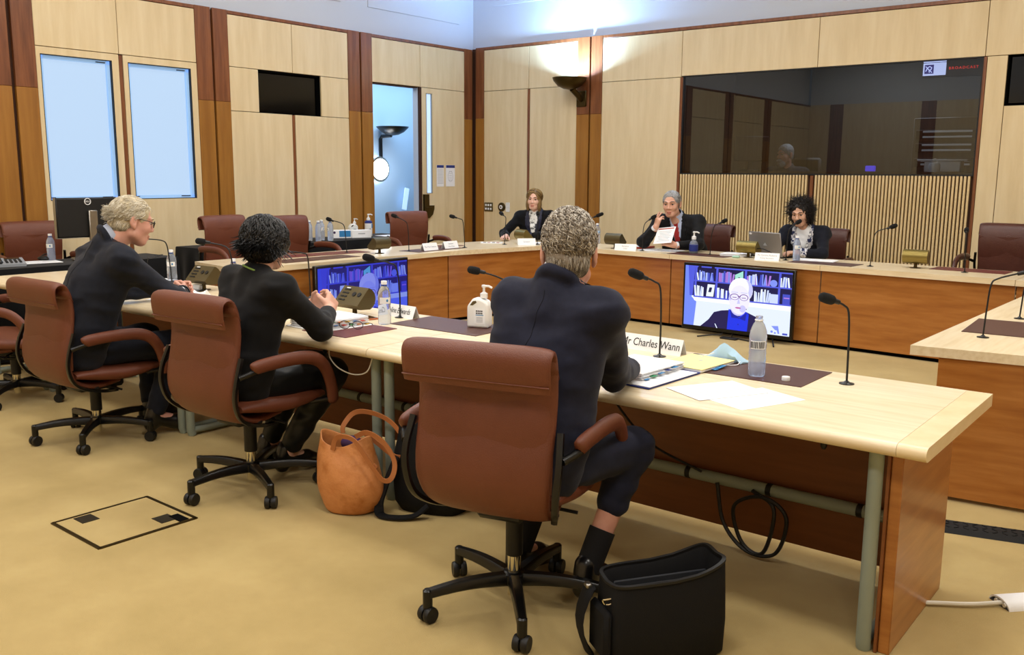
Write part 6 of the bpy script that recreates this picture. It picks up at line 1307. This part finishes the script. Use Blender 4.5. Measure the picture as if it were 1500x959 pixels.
# curly-haired woman behind the laptop
cm = hair_mat('dark brown curls', ['0b0706', '140d0a', '20140f'], .4); ccap = mat('dark curly hair base', '0f0a08', .6)
curlkeep = lambda p: ((p[:, 1] < .03) | (p[:, 2] > .095))
person('woman with wild dark curly hair, navy jacket and patterned scarf behind the laptop', (-3.32, 8.83, 0), 186,
  dict(pelvis=(-3.33, 8.85, .56), chest=(-3.30, 8.72, .88), neck=(-3.295, 8.68, 1.01), head=(-3.315, 8.60, 1.135), shL=(-3.125, 8.72, .94), shR=(-3.465, 8.68, .94), elL=(-3.055, 8.54, .76), elR=(-3.52, 8.50, .78), wrL=(-3.26, 8.44, .775), wrR=(-3.48, 8.40, .775),
       hipL=(-3.25, 8.85, .53), hipR=(-3.41, 8.84, .53), knL=(-3.22, 8.48, .53), knR=(-3.42, 8.47, .53), anL=(-3.22, 8.46, .11), anR=(-3.42, 8.46, .11), toeL=(-3.20, 8.30, .05), toeR=(-3.42, 8.30, .05)), (184, 14, 4),
  dict(skin=SK['olive'], brow=ccap, jacket=dnavy, lapel=mat('patterned navy and white scarf', '1a2448', .7, var=['222c58', 'e8e8ea', '1a2448', 'f0f0f0'], vscale=26, vdetail=2), shirt=mat('white top', 'e9ecf0', .8), trousers=dnavy, seed=51, hs=.98, h=.0055, bulk=.93, arm=.92, waist=.085, vdepth=.30, nk=.88, nose=1.06,
       handL=dict(d=(-.5, -.8, 0), n=(0, 0, -1), side=-1, curl=.35), handR=dict(d=(.4, -.9, 0), n=(0, 0, -1), side=1, curl=.35),
       hair=dict(ells=[((0, -.020, .045), (.086, .104, .086), .02, False), ((0, -.045, -.020), (.086, .072, .085), .03, False), ((.062, -.005, -.02), (.030, .045, .075), .02, False), ((-.062, -.005, .0), (.026, .040, .05), .02, False), ((0, .120, -.018), (.068, .085, .105), .010, True)], cap=ccap, na=.010, ns=45, strands=[
         dict(n=900, keep=curlkeep, flow=lambda p: np.stack([p[:, 0]*9, -.1+p[:, 1]*4, -.15+p[:, 2]*3], 1), L=.085, m=cm, seg=10, lift=.012, wave=1.6, wl=.026, rad=.0026, curl=1.2, seed=12, jit=.4, cen=(0, -.02, .03), er=(.086, .102, .094)),
         dict(n=380, keep=lambda p: (p[:, 1] < .02) & (np.abs(p[:, 0]) > .02), flow=lambda p: np.stack([p[:, 0]*9, p[:, 1]*0, -1+0*p[:, 0]], 1), L=.08, m=cm, seg=10, lift=.012, wave=1.5, wl=.028, rad=.0026, curl=1.1, seed=13, jit=.4, cen=(0, -.04, -.03), er=(.086, .072, .08))])))

# bearded operator in the booth
person('bearded man sitting in the dim booth behind the tinted glass', (-4.40, 11.02, .55), 150,
  dict(pelvis=(-4.40, 11.05, 1.10), chest=(-4.42, 10.98, 1.45), neck=(-4.43, 10.96, 1.585), head=(-4.435, 10.91, 1.735), shL=(-4.26, 11.06, 1.51), shR=(-4.60, 10.90, 1.51), elL=(-4.30, 10.86, 1.30), elR=(-4.70, 10.74, 1.32), wrL=(-4.42, 10.66, 1.46), wrR=(-4.60, 10.60, 1.46),
       hipL=(-4.32, 11.05, 1.07), hipR=(-4.48, 11.03, 1.07), knL=(-4.36, 10.98, 1.05), knR=(-4.56, 10.98, 1.05), anL=(-4.34, 11.0, .66), anR=(-4.52, 11.0, .66), toeL=(-4.36, 10.86, .60), toeR=(-4.56, 10.86, .60)), (158, 4, 0),
  dict(skin=SK['pink'], brow=g2cap, jacket=mat('dark blue shirt', '1c2a3a', .8), shirt=white_shirt, open=False, trousers=blk, seed=61, h=.0065, hs=1.02,
       handL=dict(d=(-.2, -.9, 0), n=(0, 0, -1), side=-1, curl=.3), handR=dict(d=(.1, -.9, 0), n=(0, 0, -1), side=1, curl=.3),
       hair=dict(ells=[((0, -.014, .036), (.081, .101, .087), .02, False), ((0, -.050, -.030), (.062, .060, .055), .03, False), ((0, .116, -.020), (.074, .066, .094), .010, True), ((0, .062, -.108), (.050, .045, .050), .01, False), ((0, .10, -.070), (.034, .03, .02), .01, False)], cap=g2cap, na=.003, ns=60)))
